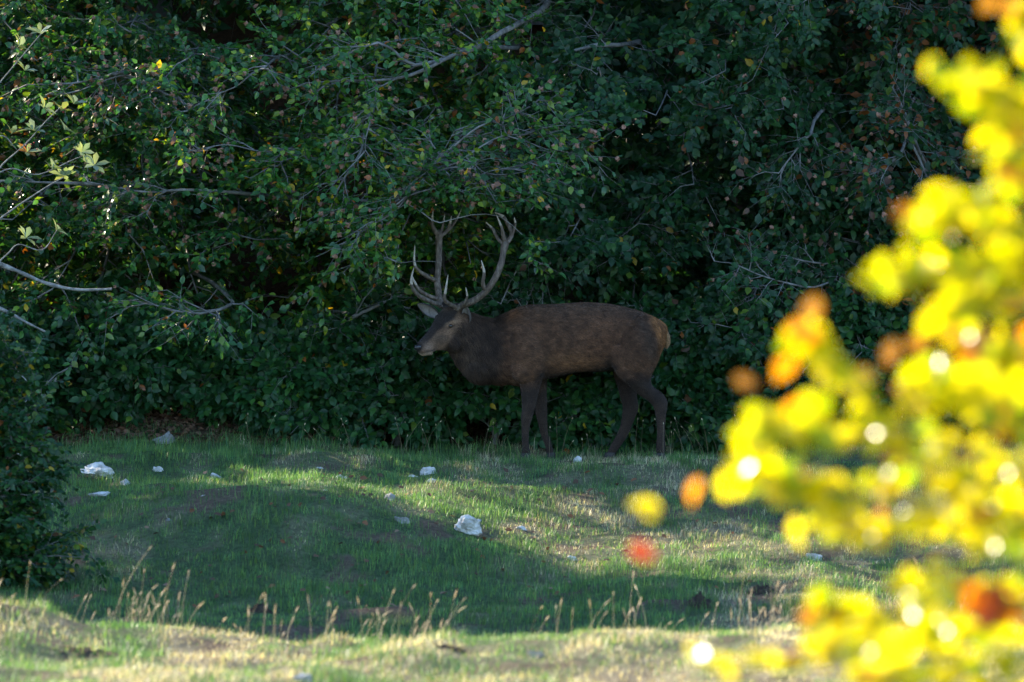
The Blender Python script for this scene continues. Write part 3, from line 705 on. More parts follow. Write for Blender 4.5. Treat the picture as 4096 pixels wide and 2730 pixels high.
for k in np.nonzero(indiv)[0]:
    o = bpy.data.objects.new('leaf', leaf_mesh(int(SH_[k]), SC[k], M['yellow_leaf'])); COL.objects.link(o); o.parent = scrown
    Vv = np.cross(SN[k], SU[k]); mt = np.eye(4); mt[:3, 0] = SU[k] * SS[k]; mt[:3, 1] = Vv * SS[k]; mt[:3, 2] = SN[k] * SS[k]; mt[:3, 3] = C_[k] - sb
    o.matrix_local = Matrix(mt.tolist())

# ------------------------------------------------------------------ unseen trees added left of the frame to shade the slope, and inner trees
def shade_tree(x, y, h, rad, n_l=27, label='unseen beech added beyond the left edge for shade', zmin=1.2, seed_leaf=.25):
    z0 = float(height(x, y)); b = np.array([x, y, z0 - .05]); tp = [b, b + np.array([.1, 0, h * .4]), b + np.array([-.1, .1, h * .95])]; L = []
    for k in range(n_l):
        a = rng.uniform(0, 2 * math.pi); zz = rng.uniform(zmin, h); rr = rad * rng.uniform(.35, .8) * (1.1 - .5 * zz / h)
        s = b + np.array([0, 0, max(.6, zz * .8)]); e = b + np.array([rr * math.cos(a), rr * math.sin(a), zz]); L.append(np.array([s, s * .5 + e * .5 + np.array([0, 0, .2]), e]))
    plant('inner_or_shade_tree', label, 'tree', b, tp, .17, L, .03, dict(nsec=6, nter=5, lsec=.9, lter=.5, nleaf=4, tstart=.3), [.45, .33, .1, .08, .02, .01, .01], seed_leaf,
          group='unseen beeches added beyond the left edge for shade' if y < 6 or x < -10 else 'inner trees of the wood', up=(0, -.3, 1), n_single=0)
OUTSIDE = ['right of the gap', 'left of the gap', 'third along', 'fourth along', 'fifth along', 'low and bushy in the gap', 'next to the picture', 'second row', 'second row farther out']
for k, (x, y, h, rad) in enumerate([(-14.1, 3.4, 11, 2.0), (-15.6, 3.6, 11, 2.2), (-17.8, 3.4, 11, 2.2), (-20.2, 3.8, 11.5, 2.3), (-22.6, 3.6, 11.5, 2.3), (-9.9, 3.0, 3.0, 1.9), (-6.5, 4.6, 8.0, 1.6), (-17.0, 5.8, 10, 2.2), (-18.8, 6.0, 10, 2.2)]):
    shade_tree(x, y, h, rad, label='unseen beech added beyond the left edge for shade, ' + OUTSIDE[k])
BACK = ['far left', 'second from the left', 'third from the left', 'fourth from the left', 'middle', 'fourth from the right', 'third from the right', 'second from the right', 'far right']
for k, x in enumerate(np.linspace(-7.2, 7.6, 9)):
    shade_tree(float(x), 6.6 + .5 * (k % 2), 8.5, 1.9, 24, 'shaded inner tree glimpsed through the front beeches, %s of its row' % BACK[k], .3, .19)

# ------------------------------------------------------------------ brown leaf litter under the branches, fallen leaves on the turf
def litter(n, x0, x1, y0, y1, lift=.03):
    x = rng.uniform(x0, x1, n); y = rng.uniform(y0, y1, n)
    P = np.stack([x, y, height(x, y) + rng.uniform(.0, lift, n)], -1)
    az = rng.uniform(0, 6.28, n); U = norm(np.stack([np.cos(az), np.sin(az), rng.normal(0, .35, n)], -1)); Nn = norm(np.array([0, -.25, 1.0]) + rng.normal(0, .45, (n, 3)))
    C = np.array([.12, .075, .05]) * rng.uniform(.5, 1.6, (n, 1)) + np.array([.03, .005, -.004]) * rng.random((n, 1))
    return leaf_arrays(P, U, Nn, rng.uniform(.04, .075, n), rng.integers(0, 4, n), C)
V, F, C = litter(9000, -4.6, -1.2, .7, 3.2); V2, F2, C2 = litter(4500, -5.5, 5.5, 1.0, 4.0)
tag(link('fallen_leaves', make_mesh('fallen_leaves', np.concatenate([V, V2]), np.concatenate([F, F2 + len(V)]), np.concatenate([C, C2])), M['dry_leaf']),
    'brown dead leaf litter on the bank under the beech branches', 'leaf litter', kind='stuff')
fcol = [np.array(c) for c in ([.15, .085, .05], [.21, .1, .05], [.1, .06, .04], [.26, .17, .11])]
for k in range(170):
    for _ in range(20):
        u, v = rng.uniform(300, 3300), rng.uniform(1900, 2460)
        if rng.random() < 1.1 - abs(u - 1200) / 2400: break
    X, Y, Z = ground_at(u, v)
    az = rng.uniform(0, 6.28); U = norm(np.array([math.cos(az), math.sin(az), rng.normal(0, .3)])); Nn = norm(np.array([0, -.5, .8]) + rng.normal(0, .4, 3)); Nn = norm(Nn - U * np.dot(Nn, U)); Vv = np.cross(Nn, U); S_ = rng.uniform(.035, .07)
    o = bpy.data.objects.new('fallen_leaf', leaf_mesh(int(rng.integers(0, 4)), fcol[rng.integers(0, 4)], M['dry_leaf'])); COL.objects.link(o)
    mt = np.eye(4); mt[:3, 0] = U * S_; mt[:3, 1] = Vv * S_; mt[:3, 2] = Nn * S_; mt[:3, 3] = (X, Y, Z + .04); o.matrix_world = Matrix(mt.tolist())
    tag(o, 'brown dead leaf lying in the short grass of the slope', 'leaf', 'dead leaves scattered on the grassy slope')

# ------------------------------------------------------------------ limestone rocks
import bmesh
def rock(u, v, wpx, hpx, label, mat='rock', seed=0, tilt=0.0):
    X, Y, Z = ground_at(u, v); k = (DIST + Y) / DIST / PXM; w, h = wpx * k * 1.06, hpx * k * 1.04
    r_ = np.random.default_rng(500 + seed)
    bm = bmesh.new(); bmesh.ops.create_icosphere(bm, subdivisions=4, radius=1.0)
    P = np.array([vv.co[:] for vv in bm.verts])
    for _ in range(22):                                        # cut flat faces like broken limestone
        nrm = norm(r_.normal(0, 1, 3) * np.array([1, 1, .8])); dcut = r_.uniform(.42, .8); s = P @ nrm
        P = P - np.maximum(s - dcut, 0)[:, None] * nrm
    P = P + norm(P) * (.2 * fbm(P[:, 0] * 2.2 + seed, P[:, 1] * 2.2, P[:, 2] * 2.2, 61, 4))[:, None] + norm(P) * (.04 * noise(P[:, 0] * 9, P[:, 1] * 9, P[:, 2] * 14, 63 + seed))[:, None]
    mx = np.abs(P).max(0); P = P / mx * np.array([w * .5, w * .36, h * .62]); P[:, 2] += h * .28
    P[:, 2] += P[:, 0] * tilt
    for vv, q in zip(bm.verts, P): vv.co = q
    me = bpy.data.meshes.new('rock'); bm.to_mesh(me); bm.free()
    for pl in me.polygons: pl.use_smooth = False
    o = link('limestone_rock', me, M[mat], None, (X, Y, Z - .02)); tag(o, label, 'rock', 'pale rocks in the meadow')
    return o
ROCKS = [(405, 1912, 160, 78, 'largest white limestone rock at the upper left of the slope'), (505, 1938, 68, 34, 'small white rock touching the lower right of the largest rock'),
         (632, 1888, 44, 42, 'upright white rock in the grass right of the largest rock'), (395, 1985, 90, 30, 'flat white rock just below the largest rock'),
         (868, 1912, 56, 28, 'white rock beside the yellow mossy tuft'), (812, 1985, 40, 20, 'little white rock low on the left of the mound'),
         (1360, 1912, 64, 24, 'flat pale rock on the grass below the leaf litter shrub'), (1285, 1874, 44, 16, 'thin pale rock lying at the shrub edge left of centre'),
         (1712, 1895, 66, 40, 'white rock with dark cavity below the nose of the stag'), (1648, 1908, 50, 22, 'low pale rock left of the rock with the dark cavity'),
         (1722, 1928, 46, 24, 'white rock just below the rock with the dark cavity'), (1556, 2000, 68, 42, 'grey rock half sunk in the mound'),
         (1868, 2132, 116, 88, 'big angular white rock in the middle of the slope'), (1606, 2088, 66, 34, 'dull grey rock on the mound left of the big angular rock'),
         (2308, 1850, 38, 38, 'upright pale stone between the front and hind hooves'), (2292, 2240, 46, 28, 'pale pointed stone low right of the big angular rock'),
         (2850, 2242, 56, 26, 'bluish grey stone right of the blurred red leaf'), (70, 1824, 70, 24, 'pale stone at the left edge above the dark bush'),
         (18, 1848, 50, 26, 'pale stone cut by the left edge of the picture'), (655, 1772, 100, 56, 'dim grey rock at the foot of the leaf litter'),
         (2145, 2632, 74, 54, 'tan stone on the sunlit near bank'), (1205, 2725, 90, 52, 'pale stone at the bottom edge of the near bank'),
         (2795, 1808, 60, 14, 'flat pale stone in the grass behind the hind hooves'), (205, 2018, 70, 20, 'flat pale stone beside the top of the dark bush'),
         (265, 1678, 26, 16, 'tiny white stone in the shade left of the leaf litter'), (672, 2082, 32, 20, 'tiny grey stone at the left of the slope'),
         (2085, 2118, 44, 26, 'small pale stone right of the big angular rock'), (1290, 1962, 40, 14, 'sliver of white stone above the mound'), (3260, 2240, 70, 40, 'pale stone beside the brown earth scrape behind the yellow leaves')]
for i, (u, v, w, h, lab) in enumerate(ROCKS):
    rock(u, v, w, h, lab, {11: 'grey_rock', 13: 'grey_rock', 16: 'grey_rock', 19: 'grey_rock', 20: 'tan_rock', 25: 'grey_rock'}.get(i, 'rock'), i, rng.uniform(-.25, .25))

# dark turf clods / mole hills, and a dark patch laid for bank shade
def clod(u, v, wpx, hpx, label, seed):
    X, Y, Z = ground_at(u, v); k = (DIST + Y) / DIST / PXM; w, h = wpx * k, hpx * k
    n_ = 28; a = np.linspace(-1, 1, n_); A, B = np.meshgrid(a, a); rr = np.sqrt(A ** 2 + B ** 2)
    zz = h * np.clip(1 - rr ** 1.6, -.2, 1) * (1 + .5 * fbm(A * 4 + seed, B * 4, 0, 71)) + .02 * noise(A * 11, B * 11, seed, 5)
    xx = A * w * .5; yy = B * w * .4; zz = zz + height(X + xx, Y + yy) - Z - .01
    i_ = np.arange(n_ * n_).reshape(n_, n_); F = np.stack([i_[:-1, :-1], i_[:-1, 1:], i_[1:, 1:], i_[1:, :-1]], -1).reshape(-1, 4)
    tag(link('clod_or_shade_patch', make_mesh('clod_or_shade_patch', np.stack([xx, yy, zz], -1).reshape(-1, 3), F), M['soil'], None, (X, Y, Z)), label, 'earth clod', 'dark earth clods in the grass')
for i, c in enumerate([(2800, 2425, 130, 44, 'dark earth clod low on the right of the shaded slope'), (3040, 2370, 120, 26, 'dark flat earth scrape behind the lower yellow leaves'), (1040, 2445, 100, 30, 'brown earth clod at the foot of the slope left of centre'),
                       (1830, 2605, 170, 10, 'brown bare earth patch on the sunlit bank'), (330, 2610, 260, 10, 'dark flat patch standing in for shade on the left of the near bank')]):  # last one: soil-coloured sheet standing in for shade on the bank
    clod(*c, i)

# ------------------------------------------------------------------ dry seed-headed grass stalks
def stalk(X, Y, h, lean, label, group, r=.0011, head=.07, headr=.0032, col=(.6, .53, .35)):
    Z = float(height(X, Y)); q = np.linspace(0, 1, 8)
    C = np.stack([lean[0] * h * q ** 1.7, lean[1] * h * q ** 1.7, h * q * (1 - .12 * q * np.hypot(*lean))], -1)
    V, F = tubes(C, r * (1 - .5 * q), 4)
    o = link('dry_grass_stalk', make_mesh('dry_grass_stalk', V, F, np.repeat(np.array(col)[None] * rng.uniform(.75, 1.2), len(V), 0)), M['straw'], None, (X, Y, Z - .01)); tag(o, label, 'grass stalk', group)
    d = norm(C[-1] - C[-2]); q = np.linspace(0, 1, 7); D = C[-1] + d * (q[:, None] - .3) * head; D[:, 2] -= q ** 2 * head * .15
    V, F = tubes(D, headr * np.array([.25, .8, 1, .95, .75, .5, .1]) * rng.uniform(.8, 1.15, 7), 6); V = V + rng.normal(0, headr * .22, V.shape)
    hd = link('seed_head', make_mesh('seed_head', V, F, np.repeat(np.array([.7, .6, .4])[None] * rng.uniform(.8, 1.2), len(V), 0)), M['straw'], o)
tufts = [(rng.uniform(-4.0, 2.9), -15.2 + rng.normal(0, .7)) for _ in range(34)]
for k in range(210):
    cx_, cy_ = tufts[rng.integers(0, 34)] if rng.random() < .75 else (rng.uniform(-4, 2.9), -15.2 + rng.normal(0, .8))
    stalk(cx_ + rng.normal(0, .07), cy_ + rng.normal(0, .1), rng.gamma(5, .034) + .04, rng.normal(0, .25, 2) + np.array([.15, 0]), 'dry tan seed-headed grass stalk standing on the sunlit near bank', 'dry grass stalks on the near bank', head=rng.uniform(.03, .09))
for k in range(75):
    stalk(rng.uniform(-2.6, 3.4), rng.uniform(-.9, .9), rng.uniform(.15, .38), rng.normal(0, .3, 2), 'thin dry bent stalk in the shade at the foot of the shrubs', 'thin dry stalks along the shrubs', r=.0016, head=.025, headr=.004, col=(.3, .24, .15))

# ------------------------------------------------------------------ the stag
M['fur'] = None
m, ns, ls = new_mat('deer_coat')
at = N_(ns, 'ShaderNodeAttribute', attribute_name='col'); tc = N_(ns, 'ShaderNodeTexCoord')
mp0 = N_(ns, 'ShaderNodeMapping'); mp0.inputs['Scale'].default_value = (30, 60, 70); ls.new(tc.outputs['Object'], mp0.inputs[0])
nz = N_(ns, 'ShaderNodeTexNoise'); nz.inputs['Scale'].default_value = 1.6; nz.inputs['Detail'].default_value = 6; ls.new(mp0.outputs[0], nz.inputs['Vector'])
mp = N_(ns, 'ShaderNodeMapRange'); mp.inputs['From Min'].default_value = .3; mp.inputs['From Max'].default_value = .7; mp.inputs['To Min'].default_value = .6; mp.inputs['To Max'].default_value = 1.4; ls.new(nz.outputs['Fac'], mp.inputs['Value'])
mu = N_(ns, 'ShaderNodeMix', data_type='RGBA', blend_type='MULTIPLY'); mu.inputs[0].default_value = 1; ls.new(at.outputs['Color'], mu.inputs[6]); ls.new(mp.outputs[0], mu.inputs[7])
p = N_(ns, 'ShaderNodeBsdfPrincipled'); p.inputs['Roughness'].default_value = .75; p.inputs['Specular IOR Level'].default_value = .2; p.inputs['Sheen Weight'].default_value = .15
ls.new(mu.outputs[2], p.inputs['Base Color'])
bp = N_(ns, 'ShaderNodeBump'); bp.inputs['Strength'].default_value = .5; bp.inputs['Distance'].default_value = .008; ls.new(nz.outputs['Fac'], bp.inputs['Height']); ls.new(bp.outputs[0], p.inputs['Normal'])
out = N_(ns, 'ShaderNodeOutputMaterial'); ls.new(p.outputs[0], out.inputs[0]); M['coat'] = m
m, ns, ls = new_mat('deer_hair'); at = N_(ns, 'ShaderNodeAttribute', attribute_name='col'); p = N_(ns, 'ShaderNodeBsdfPrincipled'); p.inputs['Roughness'].default_value = .6; p.inputs['Specular IOR Level'].default_value = .3
ls.new(at.outputs['Color'], p.inputs['Base Color']); out = N_(ns, 'ShaderNodeOutputMaterial'); ls.new(p.outputs[0], out.inputs[0]); M['hair'] = m
M['antler'] = ramp_material('antler', [(.3, (.05, .038, .03)), (.5, (.13, .10, .08)), (.72, (.3, .25, .21))], 36, .6, .9, (1, 1, .35), dist=.006, spec=.4)
M['antler_tip'] = ramp_material('antler_tip', [(.3, (.26, .22, .18)), (.7, (.6, .54, .45))], 25, .4, .3, dist=.004, spec=.5)
M['nose'] = ramp_material('wet_nose', [(.3, (.012, .011, .012)), (.7, (.04, .036, .038))], 60, .28, .4, dist=.003, spec=.6)
M['eye'] = ramp_material('eye', [(.3, (.008, .006, .005)), (.7, (.02, .012, .008))], 10, .08, 0, spec=.7)
M['hoof'] = ramp_material('hoof', [(.3, (.015, .013, .012)), (.7, (.05, .045, .04))], 30, .5, .3)
M['inner_ear'] = ramp_material('inner_ear', [(.3, (.16, .145, .135)), (.7, (.4, .37, .35))], 45, .8, .5, (1, 1, .3))

stag = tag(empty('red_deer_stag', (0, 0, 0)), 'dark brown red deer stag with tall branched antlers standing side-on before the shrubs', 'deer')

def sx(u): return (u - 2048) / PXM
def sz(v): return CAMZ + (1365 - v) / PXM

def loft(secs, sub=5, nring=28, sq=2.2):
    """secs rows: Tu,Tv,Bu,Bv,halfwidth,y,yaw(deg)"""
    A = np.array([[sx(a), sz(b), sx(c), sz(d), w, y, yw] for a, b, c, d, w, y, yw in secs])
    A = catmull(A, (len(A) - 1) * sub + 1)
    th = np.arange(nring) * 2 * math.pi / nring
    ct = np.sign(np.cos(th)) * np.abs(np.cos(th)) ** (2 / sq); st_ = np.sign(np.sin(th)) * np.abs(np.sin(th)) ** (2 / sq)
    T = np.stack([A[:, 0], A[:, 5], A[:, 1]], -1); B = np.stack([A[:, 2], A[:, 5], A[:, 3]], -1)
    ctr = (T + B) / 2; hv = (T - B) / 2; yw = np.radians(A[:, 6])
    lat = np.stack([-np.sin(yw), np.cos(yw), 0 * yw], -1) * A[:, 4:5]
    V = ctr[:, None] + hv[:, None] * st_[None, :, None] + lat[:, None] * ct[None, :, None]
    n, k = V.shape[:2]; idx = np.arange(n * k).reshape(n, k); nx_ = np.roll(idx, -1, 1)
    F4 = np.stack([idx[:-1], nx_[:-1], nx_[1:], idx[1:]], -1).reshape(-1, 4)
    V = V.reshape(-1, 3); V = np.vstack([V, ctr[0], ctr[-1]]); a, b = len(V) - 2, len(V) - 1
    F3 = np.concatenate([np.stack([nx_[0], idx[0], np.full(k, a)], -1), np.stack([idx[-1], nx_[-1], np.full(k, b)], -1)])
    return V, F4, F3

def ellipsoid(u, v, y, ru, rv, ry, rot=0.0, yaw=0.0):
    bm = bmesh.new(); bmesh.ops.create_uvsphere(bm, u_segments=24, v_segments=14, radius=1.0)
    P = np.array([q.co[:] for q in bm.verts]) * np.array([ru, ry, rv]); c, s = math.cos(R(rot)), math.sin(R(rot))
    P = P @ np.array([[c, 0, s], [0, 1, 0], [-s, 0, c]])
    c, s = math.cos(R(yaw)), math.sin(R(yaw)); P = P @ np.array([[c, s, 0], [-s, c, 0], [0, 0, 1]])
    P = P + np.array([sx(u), y, sz(v)])
    bm.verts.index_update(); F3 = [[q.index for q in f.verts] for f in bm.faces if len(f.verts) == 3]; F4 = [[q.index for q in f.verts] for f in bm.faces if len(f.verts) == 4]
    bm.free(); return P, np.array(F4), np.array(F3)

HY = 34
torso = [(2672, 1330, 2656, 1388, .03, 0, 0), (2660, 1298, 2634, 1430, .11, 0, 0), (2622, 1272, 2595, 1468, .18, 0, 0), (2560, 1246, 2545, 1488, .225, 0, 0), (2467, 1222, 2470, 1484, .195, 0, 0), (2400, 1214, 2400, 1488, .23, 0, 0),
         (2330, 1211, 2322, 1490, .275, 0, 0), (2238, 1217, 2242, 1505, .285, 0, 0), (2160, 1219, 2170, 1522, .245, 0, 0), (2105, 1222, 2110, 1536, .235, 0, 0), (2055, 1237, 2045, 1540, .205, 0, 0),
         (2012, 1260, 1985, 1536, .185, 0, 4), (1975, 1277, 1922, 1526, .168, -.005, 8), (1938, 1273, 1868, 1504, .15, -.015, 14), (1905, 1264, 1836, 1465, .132, -.03, 20), (1876, 1252, 1816, 1428, .115, -.05, 27), (1845, 1240, 1806, 1410, .10, -.07, HY)]
head = [(1860, 1244, 1815, 1420, .09, -.06, HY), (1832, 1232, 1802, 1408, .098, -.085, HY), (1800, 1228, 1780, 1403, .098, -.115, HY), (1772, 1240, 1760, 1402, .092, -.145, HY), (1750, 1270, 1744, 1404, .080, -.17, HY), (1732, 1302, 1731, 1408, .066, -.195, HY),
        (1713, 1328, 1720, 1417, .057, -.215, HY), (1697, 1348, 1706, 1423, .054, -.235, HY), (1683, 1362, 1692, 1424, .052, -.255, HY), (1674, 1374, 1680, 1416, .042, -.268, HY)]
def leg(rows, y, nring=18):
    return loft([(b, v, f, v, w, y + (r[4] if len(r := row) > 4 else 0), 0) for row in rows for f, b, v, w in [row[:4]]], 4, nring, 2.0)
FL = [(2058, 2200, 1425, .085), (2068, 2180, 1485, .08), (2078, 2164, 1540, .066), (2085, 2150, 1590, .052), (2087, 2139, 1640, .042), (2083, 2129, 1672, .040), (2086, 2119, 1706, .029), (2087, 2115, 1745, .025), (2087, 2116, 1785, .027), (2084, 2121, 1806, .032), (2083, 2119, 1822, .028)]
FR = [(2095, 2205, 1425, .085), (2108, 2196, 1485, .075), (2128, 2188, 1530, .06), (2140, 2188, 1591, .047), (2141, 2190, 1649, .040), (2151, 2190, 1691, .036), (2162, 2193, 1737, .026), (2174, 2202, 1768, .027), (2183, 2212, 1795, .031), (2187, 2215, 1820, .028)]
HL = [(2425, 2650, 1385, .10), (2440, 2632, 1445, .105), (2466, 2606, 1500, .09), (2510, 2606, 1540, .07), (2543, 2648, 1573, .05), (2588, 2668, 1603, .044), (2612, 2668, 1630, .040), (2621, 2662, 1668, .033), (2625, 2659, 1710, .028), (2625, 2658, 1750, .027), (2622, 2660, 1785, .032), (2622, 2658, 1815, .028)]
HR = [(2440, 2610, 1420, .09), (2452, 2575, 1490, .08), (2472, 2550, 1555, .055), (2484, 2552, 1600, .045), (2491, 2557, 1632, .041), (2488, 2546, 1664, .037), (2483, 2531, 1700, .031), (2468, 2514, 1740, .027), (2447, 2492, 1775, .029), (2432, 2470, 1805, .031), (2426, 2462, 1822, .028)]
LY = dict(FL=-.125, FR=.12, HL=-.135, HR=.13)
pieces = [loft(torso), loft(head, 5, 26, 2.1), leg(FL, LY['FL']), leg(FR, LY['FR']), leg(HL, LY['HL']), leg(HR, LY['HR']),
          ellipsoid(2110, 1410, -.165, .155, .25, .12, 14), ellipsoid(2110, 1410, .165, .155, .25, .12, 14), ellipsoid(2092, 1478, -.165, .10, .12, .10, 0),          # shoulders
          ellipsoid(2556, 1385, -.155, .175, .28, .125, -16), ellipsoid(2556, 1385, .155, .175, .28, .125, -16),        # thighs
          ellipsoid(2085, 1500, 0, .17, .10, .15, 0), ellipsoid(1925, 1462, -.015, .17, .15, .145, -20),              # brisket, mane
          ellipsoid(1806, 1290, -.195, .044, .022, .024, 18, -20), ellipsoid(1800, 1322, -.195, .035, .014, .018, 18, -20), ellipsoid(1752, 1272, -.07, .03, .03, .02),        # brows
          ellipsoid(1800, 1362, -.155, .085, .06, .04, -20, -HY), ellipsoid(1688, 1404, -.275, .032, .026, .032, 0, -HY), ellipsoid(1712, 1414, -.235, .05, .016, .03, -6, -HY),   # cheek, muzzle, chin
          ellipsoid(1776, 1222, -.06, .03, .035, .03), ellipsoid(1828, 1228, -.13, .03, .035, .03), ellipsoid(1798, 1238, -.10, .06, .035, .06)]                             # pedicles, poll
def join(pcs):
    Vs, F4, F3, o = [], [], [], 0
    for V, a, b in pcs:
        Vs.append(V); F4.append(a + o); F3.append(b + o); o += len(V)
    return np.concatenate(Vs), [np.concatenate(F4), np.concatenate(F3)]
V, F = join(pieces)
tmp = link('tmp_body', make_mesh('tmp_body', V, F))
md = tmp.modifiers.new('r', 'REMESH'); md.mode = 'VOXEL'; md.voxel_size = .0105
md = tmp.modifiers.new('s', 'SMOOTH'); md.factor = .5; md.iterations = 6
dg = bpy.context.evaluated_depsgraph_get(); ev = tmp.evaluated_get(dg); bme_ = bpy.data.meshes.new_from_object(ev)
bpy.data.objects.remove(tmp); bme_.name = 'body'

def coat(P):
    u = P[:, 0] * PXM + 2048; v = 1365 - (P[:, 2] - CAMZ) * PXM; y = P[:, 1]
    n1 = fbm(P[:, 0] * 5, P[:, 1] * 5, P[:, 2] * 5, 81, 3)
    u = u + 14 * n1; v = v + 10 * n1
    C = np.tile(np.array([.105, .066, .044]), (len(P), 1))
    def mixc(c, w):
        nonlocal C
        w = np.clip(w, 0, 1)[:, None]; C = C * (1 - w) + np.array(c) * w
    mixc((.088, .062, .047), sstep(1300, 1230, v) * .8)                                      # grey-brown saddle
    mixc((.22, .135, .078), np.exp(-((u - 2300) / 130) ** 2 - ((v - 1448) / 34) ** 2) * .9)   # warm flank
    mixc((.15, .085, .05), np.exp(-((u - 2400) / 80) ** 2 - ((v - 1370) / 80) ** 2) * .7)
    mixc((.15, .095, .06), np.exp(-((u - 2110) / 45) ** 2 - ((v - 1420) / 70) ** 2) * .55)
    mixc((.05, .038, .03), np.exp(-((u - (2190 - (v - 1400) * .1)) / 16) ** 2) * sstep(1370, 1430, v) * .5)
    mixc((.19, .095, .042), np.exp(-((u - 2035) / 42) ** 2 - ((v - 1255) / 26) ** 2) * .9)    # rusty withers
    mixc((.056, .045, .038), sstep(2030, 1970, u + (v - 1400) * .15) * .95)                   # dark mane
    mixc((.105, .085, .066), np.exp(-((u - 1880) / 40) ** 2 - ((v - 1420) / 60) ** 2) * .6)
    mixc((.05, .04, .034), np.exp(-((u - (2568 + (v - 1300) * .32)) / 30) ** 2) * sstep(1230, 1300, v) * sstep(1480, 1400, v) * .8)  # dark edge before the rump patch
    mixc((.24, .135, .06), sstep(2590, 2622, u - (v - 1300) * .30 + 4) * sstep(1230, 1262, v) * sstep(1500, 1450, v))                # buff rump
    mixc((.016, .013, .012), np.clip(1.25 * np.exp(-((v - (1520 - (u - 2164) * .11)) / 25) ** 2), 0, 1) * sstep(2130, 2190, u) * sstep(2480, 2450, u))
    mixc((.03, .024, .02), np.exp(-((u - 2432) / 22) ** 2 - ((v - 1455) / 34) ** 2) * .85)     # dark spot at the flank fold, above the black belly line
    mixc((.028, .023, .021), sstep(1490, 1560, v + 18 * (u > 2400) - 20 * (u < 2300)) * .95)  # dark legs
    mixc((.05, .04, .032), sstep(1600, 1640, v) * np.exp(-((v - 1700) / 60) ** 2) * .5)
    hd = sstep(1850, 1825, u + .55 * (v - 1300))                                              # head
    mixc((.16, .12, .09), hd)
    top = (v - 1232) - (1800 - u) * 1.05
    mixc((.024, .021, .021), hd * sstep(56, 30, top) * sstep(1655, 1670, u))                   # dark forehead and nose bridge
    mixc((.085, .072, .06), hd * np.exp(-((u - 1765) / 34) ** 2 - ((v - 1352) / 16) ** 2) * .9)
    mixc((.26, .21, .165), hd * np.exp(-((u - 1806) / 24) ** 2 - ((v - 1287 + (u - 1806) * .25) / 8) ** 2) * .9)
    mixc((.02, .016, .015), hd * np.exp(-((u - 1803) / 17) ** 2 - ((v - 1305 + (u - 1803) * .25) / 6) ** 2))
    mixc((.17, .13, .1), hd * np.exp(-((u - 1796) / 20) ** 2 - ((v - 1328) / 10) ** 2) * .8)
    mixc((.03, .025, .022), hd * np.exp(-((v - 1410 + (u - 1690) * .12) / 3.5) ** 2) * sstep(1755, 1735, u))
    mixc((.26, .22, .19), hd * np.exp(-((u - 1710) / 24) ** 2 - ((v - 1386) / 16) ** 2) * .9)
    mixc((.34, .30, .25), hd * sstep(1406, 1416, v) * sstep(1760, 1725, u))                    # pale chin
    mixc((.12, .095, .075), np.exp(-((u - 1760) / 60) ** 2 - ((v - 1232) / 12) ** 2) * .4)
    C = C * np.array([.86, .67, .55])
    return C * (1 + .30 * fbm(P[:, 0] * 18, P[:, 1] * 18, P[:, 2] * 18, 91, 2))[:, None]
nv = len(bme_.vertices); co = np.empty(nv * 3, np.float32); bme_.vertices.foreach_get('co', co); co = co.reshape(-1, 3)
a = bme_.attributes.new('col', 'FLOAT_COLOR', 'POINT'); c4 = np.ones((nv, 4), np.float32); c4[:, :3] = coat(co); a.data.foreach_set('color', c4.ravel())
bme_.polygons.foreach_set('use_smooth', np.ones(len(bme_.polygons), bool)); bme_.materials.clear(); bme_.materials.append(M['coat'])
body = link('body', bme_, None, stag)

# hair of the coat
bme_.calc_loop_triangles(); nt = len(bme_.loop_triangles); tri = np.empty(nt * 3, np.int32); bme_.loop_triangles.foreach_get('vertices', tri); tri = tri.reshape(-1, 3)
pa, pb, pc = co[tri[:, 0]], co[tri[:, 1]], co[tri[:, 2]]; cr_ = np.cross(pb - pa, pc - pa); ar = np.linalg.norm(cr_, axis=1)
NH = 70000
ti = rng.choice(nt, NH, p=ar / ar.sum()); r1 = np.sqrt(rng.random(NH))[:, None]; r2 = rng.random(NH)[:, None]
hp = pa[ti] * (1 - r1) + pb[ti] * r1 * (1 - r2) + pc[ti] * r1 * r2; hn = norm(cr_[ti])
hu = hp[:, 0] * PXM + 2048; hv_ = 1365 - (hp[:, 2] - CAMZ) * PXM
isneck = sstep(2040, 1980, hu) * sstep(1815, 1850, hu + .5 * (hv_ - 1300)); ishead = sstep(1850, 1825, hu + .55 * (hv_ - 1300)); isleg = sstep(1510, 1560, hv_)
fl = np.stack([.9 + 0 * hu, 0 * hu, -.35 - .3 * (hu > 2450)], -1)
fl = fl * (1 - isneck)[:, None] + np.array([.45, 0, -.9]) * isneck[:, None]
fl = fl * (1 - isleg)[:, None] + np.array([.1, 0, -1]) * isleg[:, None]
fl = fl * (1 - ishead)[:, None] + np.array([.75, .3, .35]) * ishead[:, None]
fl = fl + rng.normal(0, .22, fl.shape); fl = norm(fl - hn * (fl * hn).sum(1, keepdims=True))
ln = (.024 + .042 * isneck - .012 * isleg - .014 * ishead) * rng.uniform(.6, 1.25, NH)
ln = np.maximum(ln, .005)
dirn = norm(fl + hn * (.32 + .12 * isneck)[:, None])
q = np.linspace(0, 1, 4)
HP = hp[:, None] + dirn[:, None] * (q[None, :, None] * ln[:, None, None]) - hn[:, None] * (q ** 2)[None, :, None] * (ln * .22)[:, None, None]
hc = bpy.data.hair_curves.new('coat_hair'); hc.add_curves([4] * NH)
hc.attributes['position'].data.foreach_set('vector', HP.astype(np.float32).ravel())
ra = hc.attributes.get('radius') or hc.attributes.new('radius', 'FLOAT', 'POINT')
ra.data.foreach_set('value', np.tile(np.array([.0013, .0012, .0009, .0003], np.float32), NH))
ca = hc.attributes.new('col', 'FLOAT_COLOR', 'CURVE'); hcol = np.ones((NH, 4), np.float32)
